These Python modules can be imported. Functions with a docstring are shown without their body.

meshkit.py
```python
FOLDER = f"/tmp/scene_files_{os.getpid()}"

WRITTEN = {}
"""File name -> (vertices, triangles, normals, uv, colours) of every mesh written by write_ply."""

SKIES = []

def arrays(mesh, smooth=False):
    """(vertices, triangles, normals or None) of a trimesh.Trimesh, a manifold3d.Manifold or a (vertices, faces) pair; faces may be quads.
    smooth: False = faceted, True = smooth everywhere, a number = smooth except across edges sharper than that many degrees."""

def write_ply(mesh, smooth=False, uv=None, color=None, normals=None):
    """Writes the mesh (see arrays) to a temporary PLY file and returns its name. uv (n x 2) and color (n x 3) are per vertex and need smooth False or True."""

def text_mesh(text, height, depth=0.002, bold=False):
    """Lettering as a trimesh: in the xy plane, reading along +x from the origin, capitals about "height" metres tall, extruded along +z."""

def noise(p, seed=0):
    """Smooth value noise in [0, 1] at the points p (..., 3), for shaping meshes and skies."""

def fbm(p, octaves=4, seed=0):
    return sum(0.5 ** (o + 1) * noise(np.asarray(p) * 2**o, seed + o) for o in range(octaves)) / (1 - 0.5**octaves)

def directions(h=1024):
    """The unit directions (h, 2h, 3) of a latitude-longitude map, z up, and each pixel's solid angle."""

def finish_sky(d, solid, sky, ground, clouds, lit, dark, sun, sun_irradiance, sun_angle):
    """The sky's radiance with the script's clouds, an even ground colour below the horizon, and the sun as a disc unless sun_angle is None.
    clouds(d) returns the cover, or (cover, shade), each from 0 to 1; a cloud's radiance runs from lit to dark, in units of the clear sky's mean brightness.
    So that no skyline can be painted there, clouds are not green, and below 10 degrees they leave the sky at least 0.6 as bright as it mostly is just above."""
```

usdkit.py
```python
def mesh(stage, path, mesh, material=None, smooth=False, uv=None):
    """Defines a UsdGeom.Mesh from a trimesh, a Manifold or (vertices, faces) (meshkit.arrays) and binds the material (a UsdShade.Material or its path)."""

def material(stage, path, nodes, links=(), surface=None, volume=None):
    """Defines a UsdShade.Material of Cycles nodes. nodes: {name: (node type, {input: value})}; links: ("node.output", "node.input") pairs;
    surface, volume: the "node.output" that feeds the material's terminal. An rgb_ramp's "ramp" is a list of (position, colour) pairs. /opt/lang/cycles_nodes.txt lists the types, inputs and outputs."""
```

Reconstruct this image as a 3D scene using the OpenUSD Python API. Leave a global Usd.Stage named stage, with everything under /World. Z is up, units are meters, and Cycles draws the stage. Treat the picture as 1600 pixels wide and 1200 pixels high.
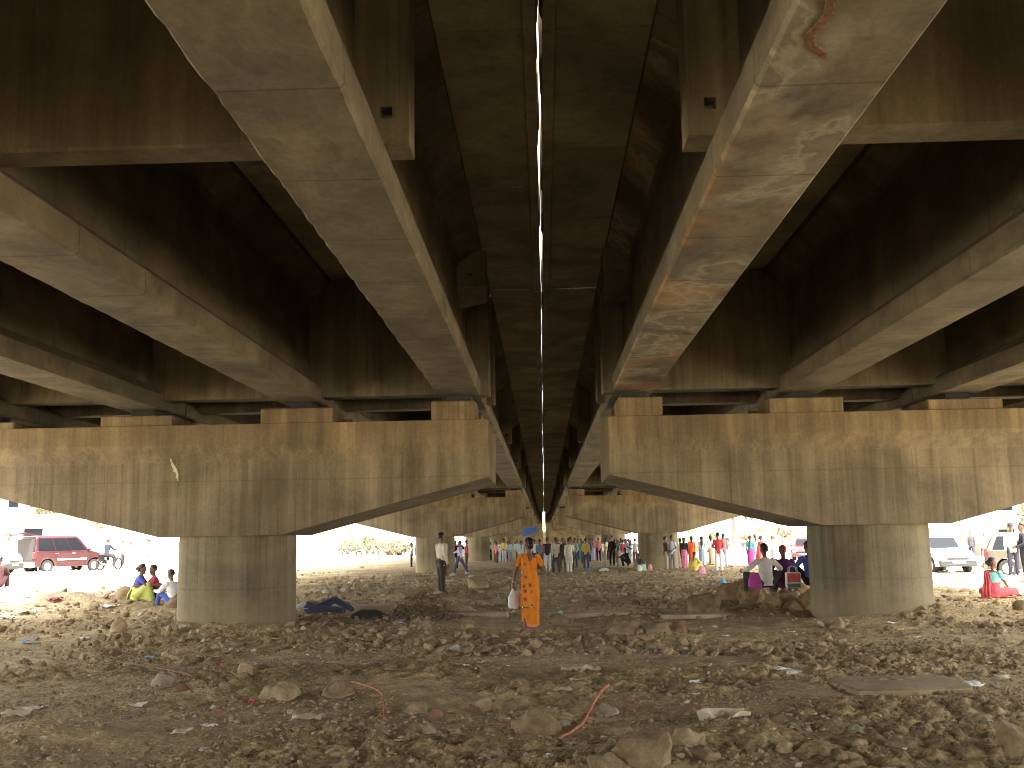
import math, random, numpy as np, trimesh, usdkit, meshkit
import manifold3d as m3
from pxr import Usd, UsdGeom, UsdLux, UsdShade, Gf, Sdf, Vt
from shapely.geometry import Polygon

stage = Usd.Stage.CreateInMemory()
UsdGeom.SetStageUpAxis(stage, 'Z')
UsdGeom.SetStageMetersPerUnit(stage, 1.0)
WORLD = UsdGeom.Xform.Define(stage, '/World')
UsdGeom.Scope.Define(stage, '/World/Looks')

# ------------------------------------------------------------------ camera, sky, sun, exposure
EYE = np.array([0.0, 0.0, 1.6])
FPX = 1600.0                                    # focal length in pixels of the 1600 px wide photograph
VX, VY, ROLL = 850.0, 839.0, math.radians(1.0)
EXPOSURE = 3.0
SUN_EL, SUN_AZ = math.radians(66.0), math.radians(152.0)     # azimuth clockwise from +Y, towards the sun
SKY_STRENGTH, SUN_INTENSITY = 0.15, 1.0

def camera_axes():
    dx, dy = VX - 800, VY - 600
    c, s = math.cos(ROLL), math.sin(ROLL)
    d = np.array([dx * c - dy * s, dx * s + dy * c, FPX])
    d /= np.linalg.norm(d)
    sy = d[0]; cy = math.sqrt(1 - sy * sy); sp = d[1] / cy; cp = math.sqrt(1 - sp * sp)
    right, fwd = np.array([cy, sy, 0]), np.array([-sy * cp, cy * cp, sp])
    down = np.cross(fwd, right)
    return right * c + down * s, -right * s + down * c, fwd
RIGHT, DOWN, FWD = camera_axes()
cam = UsdGeom.Camera.Define(stage, '/World/camera')
_m = np.eye(4); _m[0, :3], _m[1, :3], _m[2, :3], _m[3, :3] = RIGHT, -DOWN, -FWD, EYE
cam.AddTransformOp().Set(Gf.Matrix4d(*map(float, _m.ravel())))
cam.CreateHorizontalApertureAttr(36.0)
cam.CreateVerticalApertureAttr(27.0)
cam.CreateFocalLengthAttr(36.0 * FPX / 1600)
cam.CreateClippingRangeAttr(Gf.Vec2f(0.05, 100000))
cam.CreateExposureAttr(EXPOSURE)

sun_dir = np.array([math.sin(SUN_AZ) * math.cos(SUN_EL), math.cos(SUN_AZ) * math.cos(SUN_EL), math.sin(SUN_EL)])
sky_mat = usdkit.material(stage, '/World/Looks/sky', {
    's': ('sky_texture', {'sky_type': 'single_scattering', 'sun_disc': False, 'sun_elevation': SUN_EL, 'sun_rotation': math.atan2(sun_dir[0], sun_dir[1]), 'aerosol_density': 4.0}),
    'h': ('hsv', {'saturation': 0.06}),                     # a milky, hazy sky
    'b': ('background_shader', {'strength': SKY_STRENGTH})}, [('s.color', 'h.color'), ('h.color', 'b.color')], surface='b.background')
dome = UsdLux.DomeLight.Define(stage, '/World/sky')
UsdShade.MaterialBindingAPI.Apply(dome.GetPrim()).Bind(sky_mat)
dome.GetPrim().SetCustomDataByKey('kind', 'structure')
sun = UsdLux.DistantLight.Define(stage, '/World/sun')
sun.CreateIntensityAttr(SUN_INTENSITY); sun.CreateAngleAttr(0.5); sun.CreateNormalizeAttr(True)
sun.CreateColorAttr(Gf.Vec3f(1.0, 0.94, 0.82))
_z = sun_dir; _x = np.cross([0, 0, 1], _z); _x /= np.linalg.norm(_x); _y = np.cross(_z, _x)
_m = np.eye(4); _m[0, :3], _m[1, :3], _m[2, :3] = _x, _y, _z
sun.AddTransformOp().Set(Gf.Matrix4d(*map(float, _m.ravel())))

# ------------------------------------------------------------------ helpers
used = {}
def numbered(parent, name):
    k = used.get((parent, name), 0); used[(parent, name)] = k + 1
    return f'{parent}/{name}' if k == 0 else f'{parent}/{name}_{k:03d}'
def path_of(parent):
    return '/World' if parent is None else str(parent.GetPath())
def tag(p, label=None, cat=None, group=None, kind=None):
    for k, v in (('label', label), ('category', cat), ('group', group), ('kind', kind)):
        if v: p.SetCustomDataByKey(k, v)
    return p
def obj(name, mesh, mat, parent=None, smooth=False, **t):
    p = usdkit.mesh(stage, numbered(path_of(parent), name), mesh, mat, smooth=smooth).GetPrim()
    return tag(p, **t)
def thing(name, loc=(0, 0, 0), rz=0.0, **t):
    x = UsdGeom.Xform.Define(stage, numbered('/World', name))
    x.AddTranslateOp().Set(Gf.Vec3d(*map(float, loc)))
    if rz: x.AddRotateZOp().Set(float(rz))
    return tag(x.GetPrim(), **t)
def ray(px, py):
    return RIGHT * (px - 800) / FPX + DOWN * (py - 600) / FPX + FWD
def at_y(px, py, Y):
    v = ray(px, py); return EYE + v * Y / v[1]
def smoothstep(t):
    t = np.clip(t, 0, 1); return t * t * (3 - 2 * t)
def outward(v, f):
    t = trimesh.Trimesh(v, f, process=False)
    return (v, f[:, ::-1]) if t.volume < 0 else (v, f)
def loft(rings, closed=True, caps=True):
    """rings (M, N, 3): a skin through closed outlines, with flat end caps."""
    r = np.asarray(rings, float); M, N, _ = r.shape
    i, j = np.meshgrid(np.arange(M - 1), np.arange(N if closed else N - 1), indexing='ij')
    j2 = (j + 1) % N
    f = np.stack([i * N + j, i * N + j2, (i + 1) * N + j2, (i + 1) * N + j], -1).reshape(-1, 4)
    f = np.vstack([f[:, [0, 1, 2]], f[:, [0, 2, 3]]]); v = r.reshape(-1, 3)
    if caps:
        from_ = []
        for k, base in ((0, 0), (M - 1, (M - 1) * N)):
            try:
                q = r[k]; c = q - q.mean(0); u, s, vt = np.linalg.svd(c); p2 = c @ vt[:2].T
                tri = trimesh.creation.triangulate_polygon(Polygon(p2), engine='earcut')
                tv, tf = tri
                idx = np.array([np.argmin(((p2 - x) ** 2).sum(1)) for x in tv])
                nf = idx[tf]
                n = np.cross(q[nf[0, 1]] - q[nf[0, 0]], q[nf[0, 2]] - q[nf[0, 0]])
                want = (r[0].mean(0) - r[1].mean(0)) if k == 0 else (r[-1].mean(0) - r[-2].mean(0))
                if n @ want < 0: nf = nf[:, ::-1]
                from_.append(base + nf)
            except Exception: pass
        # orient the skin outward
        t = trimesh.Trimesh(v, f, process=False)
        fc, fn = t.triangles_center, t.face_normals
        mid = np.repeat(r.mean(1), 1, 0)
        d = fc - r.mean((0, 1))
        axis = r[-1].mean(0) - r[0].mean(0); axis = axis / (np.linalg.norm(axis) + 1e-9)
        d = d - np.outer(d @ axis, axis)
        if (np.einsum('ij,ij->i', fn, d) * t.area_faces).sum() < 0: f = f[:, ::-1]
        f = np.vstack([f] + from_)
    return v, f
def cbox(x0, x1, y0, y1, z0, z1, ch=0.012):
    """A box with chamfered edges."""
    P = []
    for sx, x in ((1, x0), (-1, x1)):
        for sy, y in ((1, y0), (-1, y1)):
            for sz, z in ((1, z0), (-1, z1)):
                P += [(x, y + sy * ch, z + sz * ch), (x + sx * ch, y, z + sz * ch), (x + sx * ch, y + sy * ch, z)]
    t = trimesh.convex.convex_hull(np.array(P)); return np.array(t.vertices), np.array(t.faces)
def join(parts):
    v, f, n = [], [], 0
    for a, b in parts:
        b = np.asarray(b)
        if b.shape[1] == 4: b = np.vstack([b[:, [0, 1, 2]], b[:, [0, 2, 3]]])
        v.append(a); f.append(b + n); n += len(a)
    return np.vstack(v), np.vstack(f)
def tube(pts, rad, sides=8):
    p = np.asarray(pts, float); t = np.gradient(p, axis=0); t /= np.linalg.norm(t, axis=1, keepdims=True) + 1e-12
    ref = np.array([0, 0, 1.0]) if abs(t[:, 2]).mean() < 0.8 else np.array([1.0, 0, 0])
    a = np.cross(t, ref); a /= np.linalg.norm(a, axis=1, keepdims=True) + 1e-12; b = np.cross(t, a)
    ang = np.arange(sides) * 2 * math.pi / sides
    rad = np.broadcast_to(rad, (len(p),))
    return loft(p[:, None] + rad[:, None, None] * (np.cos(ang)[None, :, None] * a[:, None] + np.sin(ang)[None, :, None] * b[:, None]))
def turn(v, rz, loc=(0, 0, 0)):
    c, s = math.cos(rz), math.sin(rz); v = np.asarray(v, float)
    return np.stack([v[:, 0] * c - v[:, 1] * s, v[:, 0] * s + v[:, 1] * c, v[:, 2]], 1) + np.asarray(loc)

# ------------------------------------------------------------------ materials
MATS = {}
def mat(name, nodes, links, surface='p.BSDF'):
    MATS[name] = usdkit.material(stage, '/World/Looks/' + name, nodes, links, surface=surface); return MATS[name]
def concrete(name, dark, mid, light, streak=(5, 5, 0.22), stain=0.35, joints=None, rust=0.0, white=0.0, bump=0.5, zlines=None, top=None, mud=None):
    n = {'g': ('geometry', {}),
         'm1': ('mapping', {'scale': streak}), 'n1': ('noise_texture', {'scale': 1.0, 'detail': 6, 'roughness': 0.62}),
         'n2': ('noise_texture', {'scale': 0.55, 'detail': 5, 'roughness': 0.6, 'distortion': 0.6}),
         'n3': ('noise_texture', {'scale': 22.0, 'detail': 6, 'roughness': 0.7}),
         'm4': ('mapping', {'scale': (streak[0] * 5, streak[1] * 5, streak[2] * 2.2)}), 'n4': ('noise_texture', {'scale': 1.0, 'detail': 3, 'roughness': 0.6}),
         'r4': ('rgb_ramp', {'ramp': [(0.30, (0.74, 0.73, 0.70)), (0.45, (1.0, 1.0, 1.0)), (0.60, (1.0, 1.0, 1.0)), (0.75, (1.22, 1.2, 1.16))]}), 'x4': ('mix', {'mix_type': 'multiply', 'fac': 1.0}),
         'r1': ('rgb_ramp', {'ramp': [(0.28, dark), (0.5, mid), (0.72, light)]}),
         'r2': ('rgb_ramp', {'ramp': [(0.35, (1 - stain,) * 3), (0.62, (1.08, 1.06, 1.02))]}),
         'r3': ('rgb_ramp', {'ramp': [(0.3, (0.82, 0.82, 0.82)), (0.7, (1.1, 1.1, 1.1))]}),
         'x1': ('mix', {'mix_type': 'multiply', 'fac': 1.0}), 'x2': ('mix', {'mix_type': 'multiply', 'fac': 1.0}),
         'b': ('bump', {'strength': bump, 'distance': 0.01}), 'p': ('principled_bsdf', {'roughness': 0.9})}
    L = [('g.position', 'm1.vector'), ('m1.vector', 'n1.vector'), ('g.position', 'n2.vector'), ('g.position', 'n3.vector'),
         ('n1.fac', 'r1.fac'), ('n2.fac', 'r2.fac'), ('n3.fac', 'r3.fac'), ('r1.color', 'x1.color1'), ('r2.color', 'x1.color2'),
         ('x1.color', 'x2.color1'), ('r3.color', 'x2.color2'), ('n3.fac', 'b.height'), ('b.normal', 'p.normal')]
    L += [('g.position', 'm4.vector'), ('m4.vector', 'n4.vector'), ('n4.fac', 'r4.fac'), ('x2.color', 'x4.color1'), ('r4.color', 'x4.color2')]
    last = 'x4.color'
    if rust or white:                              # efflorescence and rust gather on the underside
        n |= {'sn': ('separate_xyz', {}), 'dn': ('math', {'math_type': 'less_than', 'value2': -0.6})}
        L += [('g.normal', 'sn.vector'), ('sn.z', 'dn.value1')]
    if rust:
        n |= {'mr': ('mapping', {'scale': (0.9, 0.55, 0.9), 'location': (3.1, 1.7, 0)}), 'nr': ('noise_texture', {'scale': 0.85, 'detail': 6, 'roughness': 0.55, 'distortion': 0.25}),
              'rr': ('rgb_ramp', {'ramp': [(0.52, (0, 0, 0)), (0.58, (rust * 0.5,) * 3), (0.63, (rust,) * 3), (0.70, (rust * 0.7,) * 3), (0.8, (0,) * 3)]}),
              'fr': ('math', {'math_type': 'multiply'}), 'xr': ('mix', {'color2': (0.25, 0.135, 0.05)})}
        L += [('g.position', 'mr.vector'), ('mr.vector', 'nr.vector'), ('nr.fac', 'rr.fac'), ('rr.color', 'fr.value1'), ('dn.value', 'fr.value2'), ('fr.value', 'xr.fac'), (last, 'xr.color1')]; last = 'xr.color'
    if white:
        n |= {'mw': ('mapping', {'scale': (1.0, 0.8, 0.6), 'location': (7.3, 2.2, 0)}), 'nw': ('noise_texture', {'scale': 0.8, 'detail': 7, 'roughness': 0.6, 'distortion': 0.3}),
              'rw': ('rgb_ramp', {'ramp': [(0.46, (0, 0, 0)), (0.53, (white * 0.5,) * 3), (0.555, (white,) * 3), (0.58, (white * 0.25,) * 3), (0.68, (white * 0.6,) * 3), (0.75, (0,) * 3)]}),
              'fw': ('math', {'math_type': 'multiply'}), 'xw': ('mix', {'color2': (0.42, 0.375, 0.275)})}
        L += [('g.position', 'mw.vector'), ('mw.vector', 'nw.vector'), ('nw.fac', 'rw.fac'), ('rw.color', 'fw.value1'), ('dn.value', 'fw.value2'), ('fw.value', 'xw.fac'), (last, 'xw.color1')]; last = 'xw.color'
    if top:                                        # rust brown wash from the joint above
        n |= {'tz': ('separate_xyz', {}), 'tn': ('math', {'math_type': 'multiply_add', 'value2': 1.5, 'value3': -0.75}), 'ta': ('math', {'math_type': 'add'}),
              'tr': ('map_range', {'from_min': top[0], 'from_max': top[1], 'to_min': 0.0, 'to_max': 0.62, 'clamp': True}), 'xt': ('mix', {'mix_type': 'multiply', 'color2': (0.84, 0.69, 0.46)})}
        L += [('g.position', 'tz.vector'), ('n1.fac', 'tn.value1'), ('tz.z', 'ta.value1'), ('tn.value', 'ta.value2'), ('ta.value', 'tr.value'), ('tr.result', 'xt.fac'), (last, 'xt.color1')]; last = 'xt.color'
    if mud:                                        # splashed earth at the foot
        n |= {'uz': ('separate_xyz', {}), 'un': ('noise_texture', {'scale': 5.0, 'detail': 6, 'roughness': 0.65}), 'ua': ('math', {'math_type': 'multiply_add', 'value2': 0.9}),
              'ur': ('map_range', {'from_min': mud[0] + 0.45, 'from_max': mud[1] + 0.45, 'to_min': 0.55, 'to_max': 0.0, 'clamp': True}), 'xu': ('mix', {'color2': (0.30, 0.228, 0.115)})}
        L += [('g.position', 'uz.vector'), ('g.position', 'un.vector'), ('un.fac', 'ua.value1'), ('uz.z', 'ua.value3'), ('ua.value', 'ur.value'), ('ur.result', 'xu.fac'), (last, 'xu.color1')]; last = 'xu.color'
    if joints or zlines:                           # formwork joints: thin dark lines at a spacing along one axis
        step, off, axis = joints or zlines
        n |= {'sx': ('separate_xyz', {}), 'ja': ('math', {'math_type': 'add', 'value2': -off}), 'jn': ('math', {'math_type': 'multiply_add', 'value2': 0.03, 'value3': 0.0}),
              'js': ('math', {'math_type': 'add'}), 'jp': ('math', {'math_type': 'pingpong', 'value2': step / 2}), 'jr': ('map_range', {'from_min': 0.0, 'from_max': 0.018, 'to_min': 0.35, 'to_max': 1.0, 'clamp': True}),
              'xj': ('mix', {'mix_type': 'multiply', 'fac': 0.9 if joints else 0.3})}
        L += [('g.position', 'sx.vector'), (f'sx.{axis}', 'ja.value1'), ('n2.fac', 'jn.value1'), ('ja.value', 'js.value1'), ('jn.value', 'js.value2'), ('js.value', 'jp.value1'),
              ('jp.value', 'jr.value'), (last, 'xj.color1'), ('jr.result', 'xj.color2')]; last = 'xj.color'
    L.append((last, 'p.base_color'))
    return mat(name, n, L)
C_D, C_M, C_L = (0.125, 0.098, 0.06), (0.235, 0.19, 0.118), (0.35, 0.29, 0.19)
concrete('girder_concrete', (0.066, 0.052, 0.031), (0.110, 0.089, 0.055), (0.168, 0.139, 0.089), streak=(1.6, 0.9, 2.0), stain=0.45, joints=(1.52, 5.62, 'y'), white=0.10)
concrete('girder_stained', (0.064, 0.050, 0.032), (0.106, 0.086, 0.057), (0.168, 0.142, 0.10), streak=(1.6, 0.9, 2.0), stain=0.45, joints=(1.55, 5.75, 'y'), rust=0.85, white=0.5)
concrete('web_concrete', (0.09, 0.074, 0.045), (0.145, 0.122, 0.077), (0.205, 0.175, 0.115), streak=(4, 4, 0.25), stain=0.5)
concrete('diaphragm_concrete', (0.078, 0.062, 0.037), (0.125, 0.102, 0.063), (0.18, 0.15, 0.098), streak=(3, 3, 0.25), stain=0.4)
concrete('cap_concrete', (0.122, 0.094, 0.054), (0.200, 0.161, 0.101), (0.29, 0.243, 0.163), streak=(4.0, 4.0, 0.13), stain=0.40, top=(3.0, 3.75), zlines=(9.0, 2.72, 'z'))
concrete('column_concrete', (0.15, 0.124, 0.071), (0.21, 0.178, 0.108), (0.285, 0.248, 0.16), streak=(3.5, 3.5, 0.14), stain=0.4, zlines=(5.0, 0.78, 'z'), mud=(0.05, 0.75))
concrete('slab_concrete', (0.24, 0.215, 0.15), (0.33, 0.30, 0.215), (0.42, 0.385, 0.285), streak=(1.2, 1.2, 1.2), stain=0.5)
concrete('old_concrete', (0.32, 0.25, 0.15), (0.43, 0.345, 0.215), (0.53, 0.435, 0.29), streak=(2.0, 2.0, 2.0), stain=0.35)
concrete('dusty_concrete', (0.27, 0.20, 0.105), (0.37, 0.277, 0.148), (0.47, 0.36, 0.21), streak=(2, 2, 2), stain=0.35)

def simple(name, col, rough=0.85, var=0.18, scale=9.0, metallic=0.0, bump=0.0, coat=0.0, sheen=0.0):
    d, l = tuple(c * (1 - var) for c in col), tuple(min(1, c * (1 + var)) for c in col)
    n = {'t': ('texture_coordinate', {}), 'n': ('noise_texture', {'scale': scale, 'detail': 4, 'roughness': 0.6}), 'r': ('rgb_ramp', {'ramp': [(0.3, d), (0.7, l)]}),
         'p': ('principled_bsdf', {'roughness': rough, 'metallic': metallic, 'coat_weight': coat})}
    L = [('t.object', 'n.vector'), ('n.fac', 'r.fac'), ('r.color', 'p.base_color')]
    if bump:
        n['b'] = ('bump', {'strength': bump, 'distance': 0.01}); L += [('n.fac', 'b.height'), ('b.normal', 'p.normal')]
    return mat(name, n, L)
def cloth(name, col): return MATS.get(name) or simple(name, col, 0.92, 0.16, 14.0)
def soil():
    n = {'g': ('geometry', {}), 'n1': ('noise_texture', {'scale': 0.35, 'detail': 6, 'roughness': 0.6}), 'n2': ('noise_texture', {'scale': 3.0, 'detail': 8, 'roughness': 0.68}),
         'n3': ('noise_texture', {'scale': 28.0, 'detail': 6, 'roughness': 0.75}), 'v': ('voronoi_texture', {'scale': 16.0, 'randomness': 1.0}),
         'v2': ('voronoi_texture', {'scale': 42.0, 'randomness': 1.0}),
         'r1': ('rgb_ramp', {'ramp': [(0.33, (0.26, 0.183, 0.086)), (0.5, (0.385, 0.282, 0.138)), (0.68, (0.50, 0.382, 0.20))]}),
         'r2': ('rgb_ramp', {'ramp': [(0.3, (0.5, 0.48, 0.44)), (0.52, (1.0, 1.0, 1.0)), (0.72, (1.5, 1.47, 1.4))]}),
         'r3': ('rgb_ramp', {'ramp': [(0.3, (0.6, 0.6, 0.6)), (0.7, (1.3, 1.3, 1.3))]}),
         'x1': ('mix', {'mix_type': 'multiply', 'fac': 1.0}), 'x2': ('mix', {'mix_type': 'multiply', 'fac': 1.0}),
         # open ground to either side painted paler as sunlit, lifting bounce light overhead
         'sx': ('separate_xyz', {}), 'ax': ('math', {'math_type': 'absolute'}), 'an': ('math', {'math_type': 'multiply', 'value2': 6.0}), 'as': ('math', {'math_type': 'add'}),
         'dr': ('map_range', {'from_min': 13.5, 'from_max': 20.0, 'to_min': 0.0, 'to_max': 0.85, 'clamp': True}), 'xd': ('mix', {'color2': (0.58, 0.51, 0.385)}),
         'h1': ('math', {'math_type': 'multiply', 'value2': 0.6}), 'h2': ('math', {'math_type': 'subtract'}), 'h3': ('math', {'math_type': 'multiply_add', 'value2': 0.5}),
         'b': ('bump', {'strength': 0.9, 'distance': 0.05}), 'p': ('principled_bsdf', {'roughness': 0.97})}
    L = [('g.position', f'{k}.vector') for k in ('n1', 'n2', 'n3', 'v', 'v2')] + [('n1.fac', 'r1.fac'), ('n2.fac', 'r2.fac'), ('n3.fac', 'r3.fac'),
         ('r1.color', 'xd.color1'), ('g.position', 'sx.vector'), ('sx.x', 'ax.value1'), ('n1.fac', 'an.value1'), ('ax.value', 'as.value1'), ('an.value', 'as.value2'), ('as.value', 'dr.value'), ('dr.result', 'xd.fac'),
         ('xd.color', 'x1.color1'), ('r2.color', 'x1.color2'), ('x1.color', 'x2.color1'), ('r3.color', 'x2.color2'), ('x2.color', 'p.base_color'),
         ('v.distance', 'h1.value1'), ('n2.fac', 'h2.value1'), ('h1.value', 'h2.value2'), ('n3.fac', 'h3.value1'), ('h2.value', 'h3.value3'), ('h3.value', 'b.height'), ('b.normal', 'p.normal')]
    return mat('soil', n, L)
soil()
def rockmat(name, a, b):
    n = {'t': ('geometry', {}), 'n': ('noise_texture', {'scale': 7.0, 'detail': 8, 'roughness': 0.68}), 'n2': ('noise_texture', {'scale': 40.0, 'detail': 5, 'roughness': 0.7}),
         'r': ('rgb_ramp', {'ramp': [(0.32, a), (0.68, b)]}), 'r2': ('rgb_ramp', {'ramp': [(0.3, (0.72,) * 3), (0.7, (1.2,) * 3)]}), 'x': ('mix', {'mix_type': 'multiply', 'fac': 1.0}),
         'b': ('bump', {'strength': 0.8, 'distance': 0.02}), 'p': ('principled_bsdf', {'roughness': 0.93})}
    return mat(name, n, [('t.position', 'n.vector'), ('t.position', 'n2.vector'), ('n.fac', 'r.fac'), ('n2.fac', 'r2.fac'), ('r.color', 'x.color1'), ('r2.color', 'x.color2'), ('x.color', 'p.base_color'), ('n.fac', 'b.height'), ('b.normal', 'p.normal')])
rockmat('rock_brown', (0.14, 0.096, 0.048), (0.29, 0.205, 0.11))
rockmat('rock_tan', (0.22, 0.155, 0.08), (0.41, 0.305, 0.17))
rockmat('rock_red', (0.14, 0.07, 0.036), (0.27, 0.145, 0.08))
rockmat('rock_grey', (0.19, 0.155, 0.095), (0.36, 0.30, 0.20))
rockmat('rock_pale', (0.30, 0.265, 0.20), (0.50, 0.455, 0.365))
rockmat('rock_orange', (0.27, 0.18, 0.08), (0.48, 0.34, 0.17))
rockmat('earth_dark', (0.10, 0.072, 0.041), (0.20, 0.148, 0.086))
rockmat('boulder_brown', (0.18, 0.115, 0.056), (0.38, 0.255, 0.135))
ROCKM = ['rock_brown', 'rock_tan', 'rock_tan', 'rock_grey', 'rock_brown', 'rock_tan', 'rock_red']

SKIN = simple('skin_brown', (0.145, 0.072, 0.042), 0.55, 0.1, 20)
SKIN2 = simple('skin_tan', (0.22, 0.115, 0.07), 0.55, 0.1, 20)
HAIR = simple('hair_black', (0.010, 0.009, 0.009), 0.5, 0.3, 60, bump=0.3)
DARK = simple('dark_rubber', (0.018, 0.018, 0.018), 0.8, 0.2)
CHROME = simple('bright_metal', (0.6, 0.6, 0.6), 0.3, 0.1, metallic=1.0)
GLASS = mat('dark_glass', {'p': ('principled_bsdf', {'base_color': (0.008, 0.009, 0.012), 'roughness': 0.12, 'ior': 1.33})}, [])
COL = {'white': (0.72, 0.71, 0.68), 'cream': (0.55, 0.50, 0.38), 'beige': (0.40, 0.34, 0.24), 'orange': (0.62, 0.185, 0.010), 'red': (0.52, 0.022, 0.03), 'crimson': (0.42, 0.02, 0.06), 'scarlet': (0.62, 0.06, 0.07), 'orange_red': (0.68, 0.12, 0.02),
       'blue': (0.04, 0.09, 0.40), 'royal': (0.03, 0.06, 0.36), 'sky_blue': (0.30, 0.46, 0.62), 'pale_blue': (0.48, 0.58, 0.66), 'jeans': (0.05, 0.07, 0.125), 'faded_jeans': (0.14, 0.25, 0.38), 'navy': (0.012, 0.014, 0.034), 'black': (0.015, 0.014, 0.016),
       'charcoal': (0.04, 0.038, 0.04), 'grey': (0.22, 0.21, 0.20), 'pale_grey': (0.44, 0.45, 0.45), 'brown': (0.10, 0.062, 0.035), 'dark_brown': (0.05, 0.035, 0.022), 'khaki': (0.30, 0.24, 0.14), 'yellow': (0.66, 0.50, 0.05), 'lime': (0.42, 0.48, 0.07),
       'green': (0.05, 0.20, 0.09), 'pale_green': (0.42, 0.55, 0.36), 'teal': (0.05, 0.32, 0.36), 'aqua': (0.16, 0.50, 0.47), 'purple': (0.13, 0.012, 0.15), 'magenta': (0.42, 0.02, 0.30), 'pink': (0.66, 0.16, 0.30), 'lilac': (0.46, 0.40, 0.60), 'coral': (0.62, 0.17, 0.13),
       'silver': (0.085, 0.076, 0.060), 'maroon': (0.036, 0.006, 0.010), 'bright_green': (0.10, 0.50, 0.14), 'straw': (0.60, 0.52, 0.30)}
def C(name):
    c = np.array(COL[name]); g = c.mean()
    return cloth('cloth_' + name, tuple(c * 0.82 + g * 0.18) if not name.startswith(('orange', 'sari')) else tuple(c))
def paint(name):
    return MATS.get('paint_' + name) or mat('paint_' + name, {'p': ('principled_bsdf', {'base_color': COL[name], 'roughness': 0.35, 'coat_weight': 0.5, 'coat_roughness': 0.08, 'metallic': 0.1})}, [])

# ------------------------------------------------------------------ terrain
GROUND_RNG = np.random.default_rng(5)
PIER_Y = [19.8 + 36 * k for k in range(5)]
END_Y = 19.8 + 36 * 5
CL, CR = -5.87, 6.10                              # column axes of the two flyovers
MOUNDS = []                                       # x, y, radius x, radius y, height
def ground_base(x, y):
    x, y = np.asarray(x, float), np.asarray(y, float)
    z = -0.0060 * np.clip(y - 30, 0, 85)
    z = z + 0.45 * smoothstep((-x - 11.5) / 5.0) * smoothstep((y - 20) / 12) + 0.10 * smoothstep((x - 8) / 6) * smoothstep((y - 14) / 8) * (1 - smoothstep((y - 30) / 10))
    far = smoothstep((np.abs(x) - 17) / 18)
    z = z + 10.0 * smoothstep((y - 100) / 75) * far + 9.0 * smoothstep((y - 235) / 60)
    rough = 1 - smoothstep((y - 70) / 60)
    p = np.stack([x, y, np.zeros_like(x)], -1)
    z = z + rough * 0.16 * (meshkit.fbm(p * 0.33, 3, 3) - 0.5)
    return z
def ground(x, y):
    x, y = np.asarray(x, float), np.asarray(y, float)
    z = ground_base(x, y)
    for mx, my, rx, ry, h in MOUNDS:
        d2 = ((x - mx) / rx) ** 2 + ((y - my) / ry) ** 2
        z = z + h * np.exp(-d2 * 1.6)
    return z
def on_ground(px, py):
    """Where the ray of a pixel of the photograph meets the ground."""
    v = ray(px, py); lo, hi = 3.0, 260.0
    for n in (160, 24, 24):
        Y = np.geomspace(lo, hi, n); p = EYE + v * (Y / v[1])[:, None]
        i = int(np.argmax(p[:, 2] < ground(p[:, 0], p[:, 1])))
        lo, hi = Y[max(0, i - 1)], Y[max(1, i)]
    p = EYE + v * hi / v[1]; return np.array([p[0], p[1], float(ground(p[0], p[1]))])
MOUNDS += [(CL - 1.1, 18.6, 1.6, 0.9, 0.20), (CR + 1.0, 18.8, 1.3, 0.8, 0.28), (CR - 0.8, 18.5, 1.2, 0.7, 0.10), (CL + 0.9, 18.9, 1.2, 0.8, 0.10)]
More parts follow.
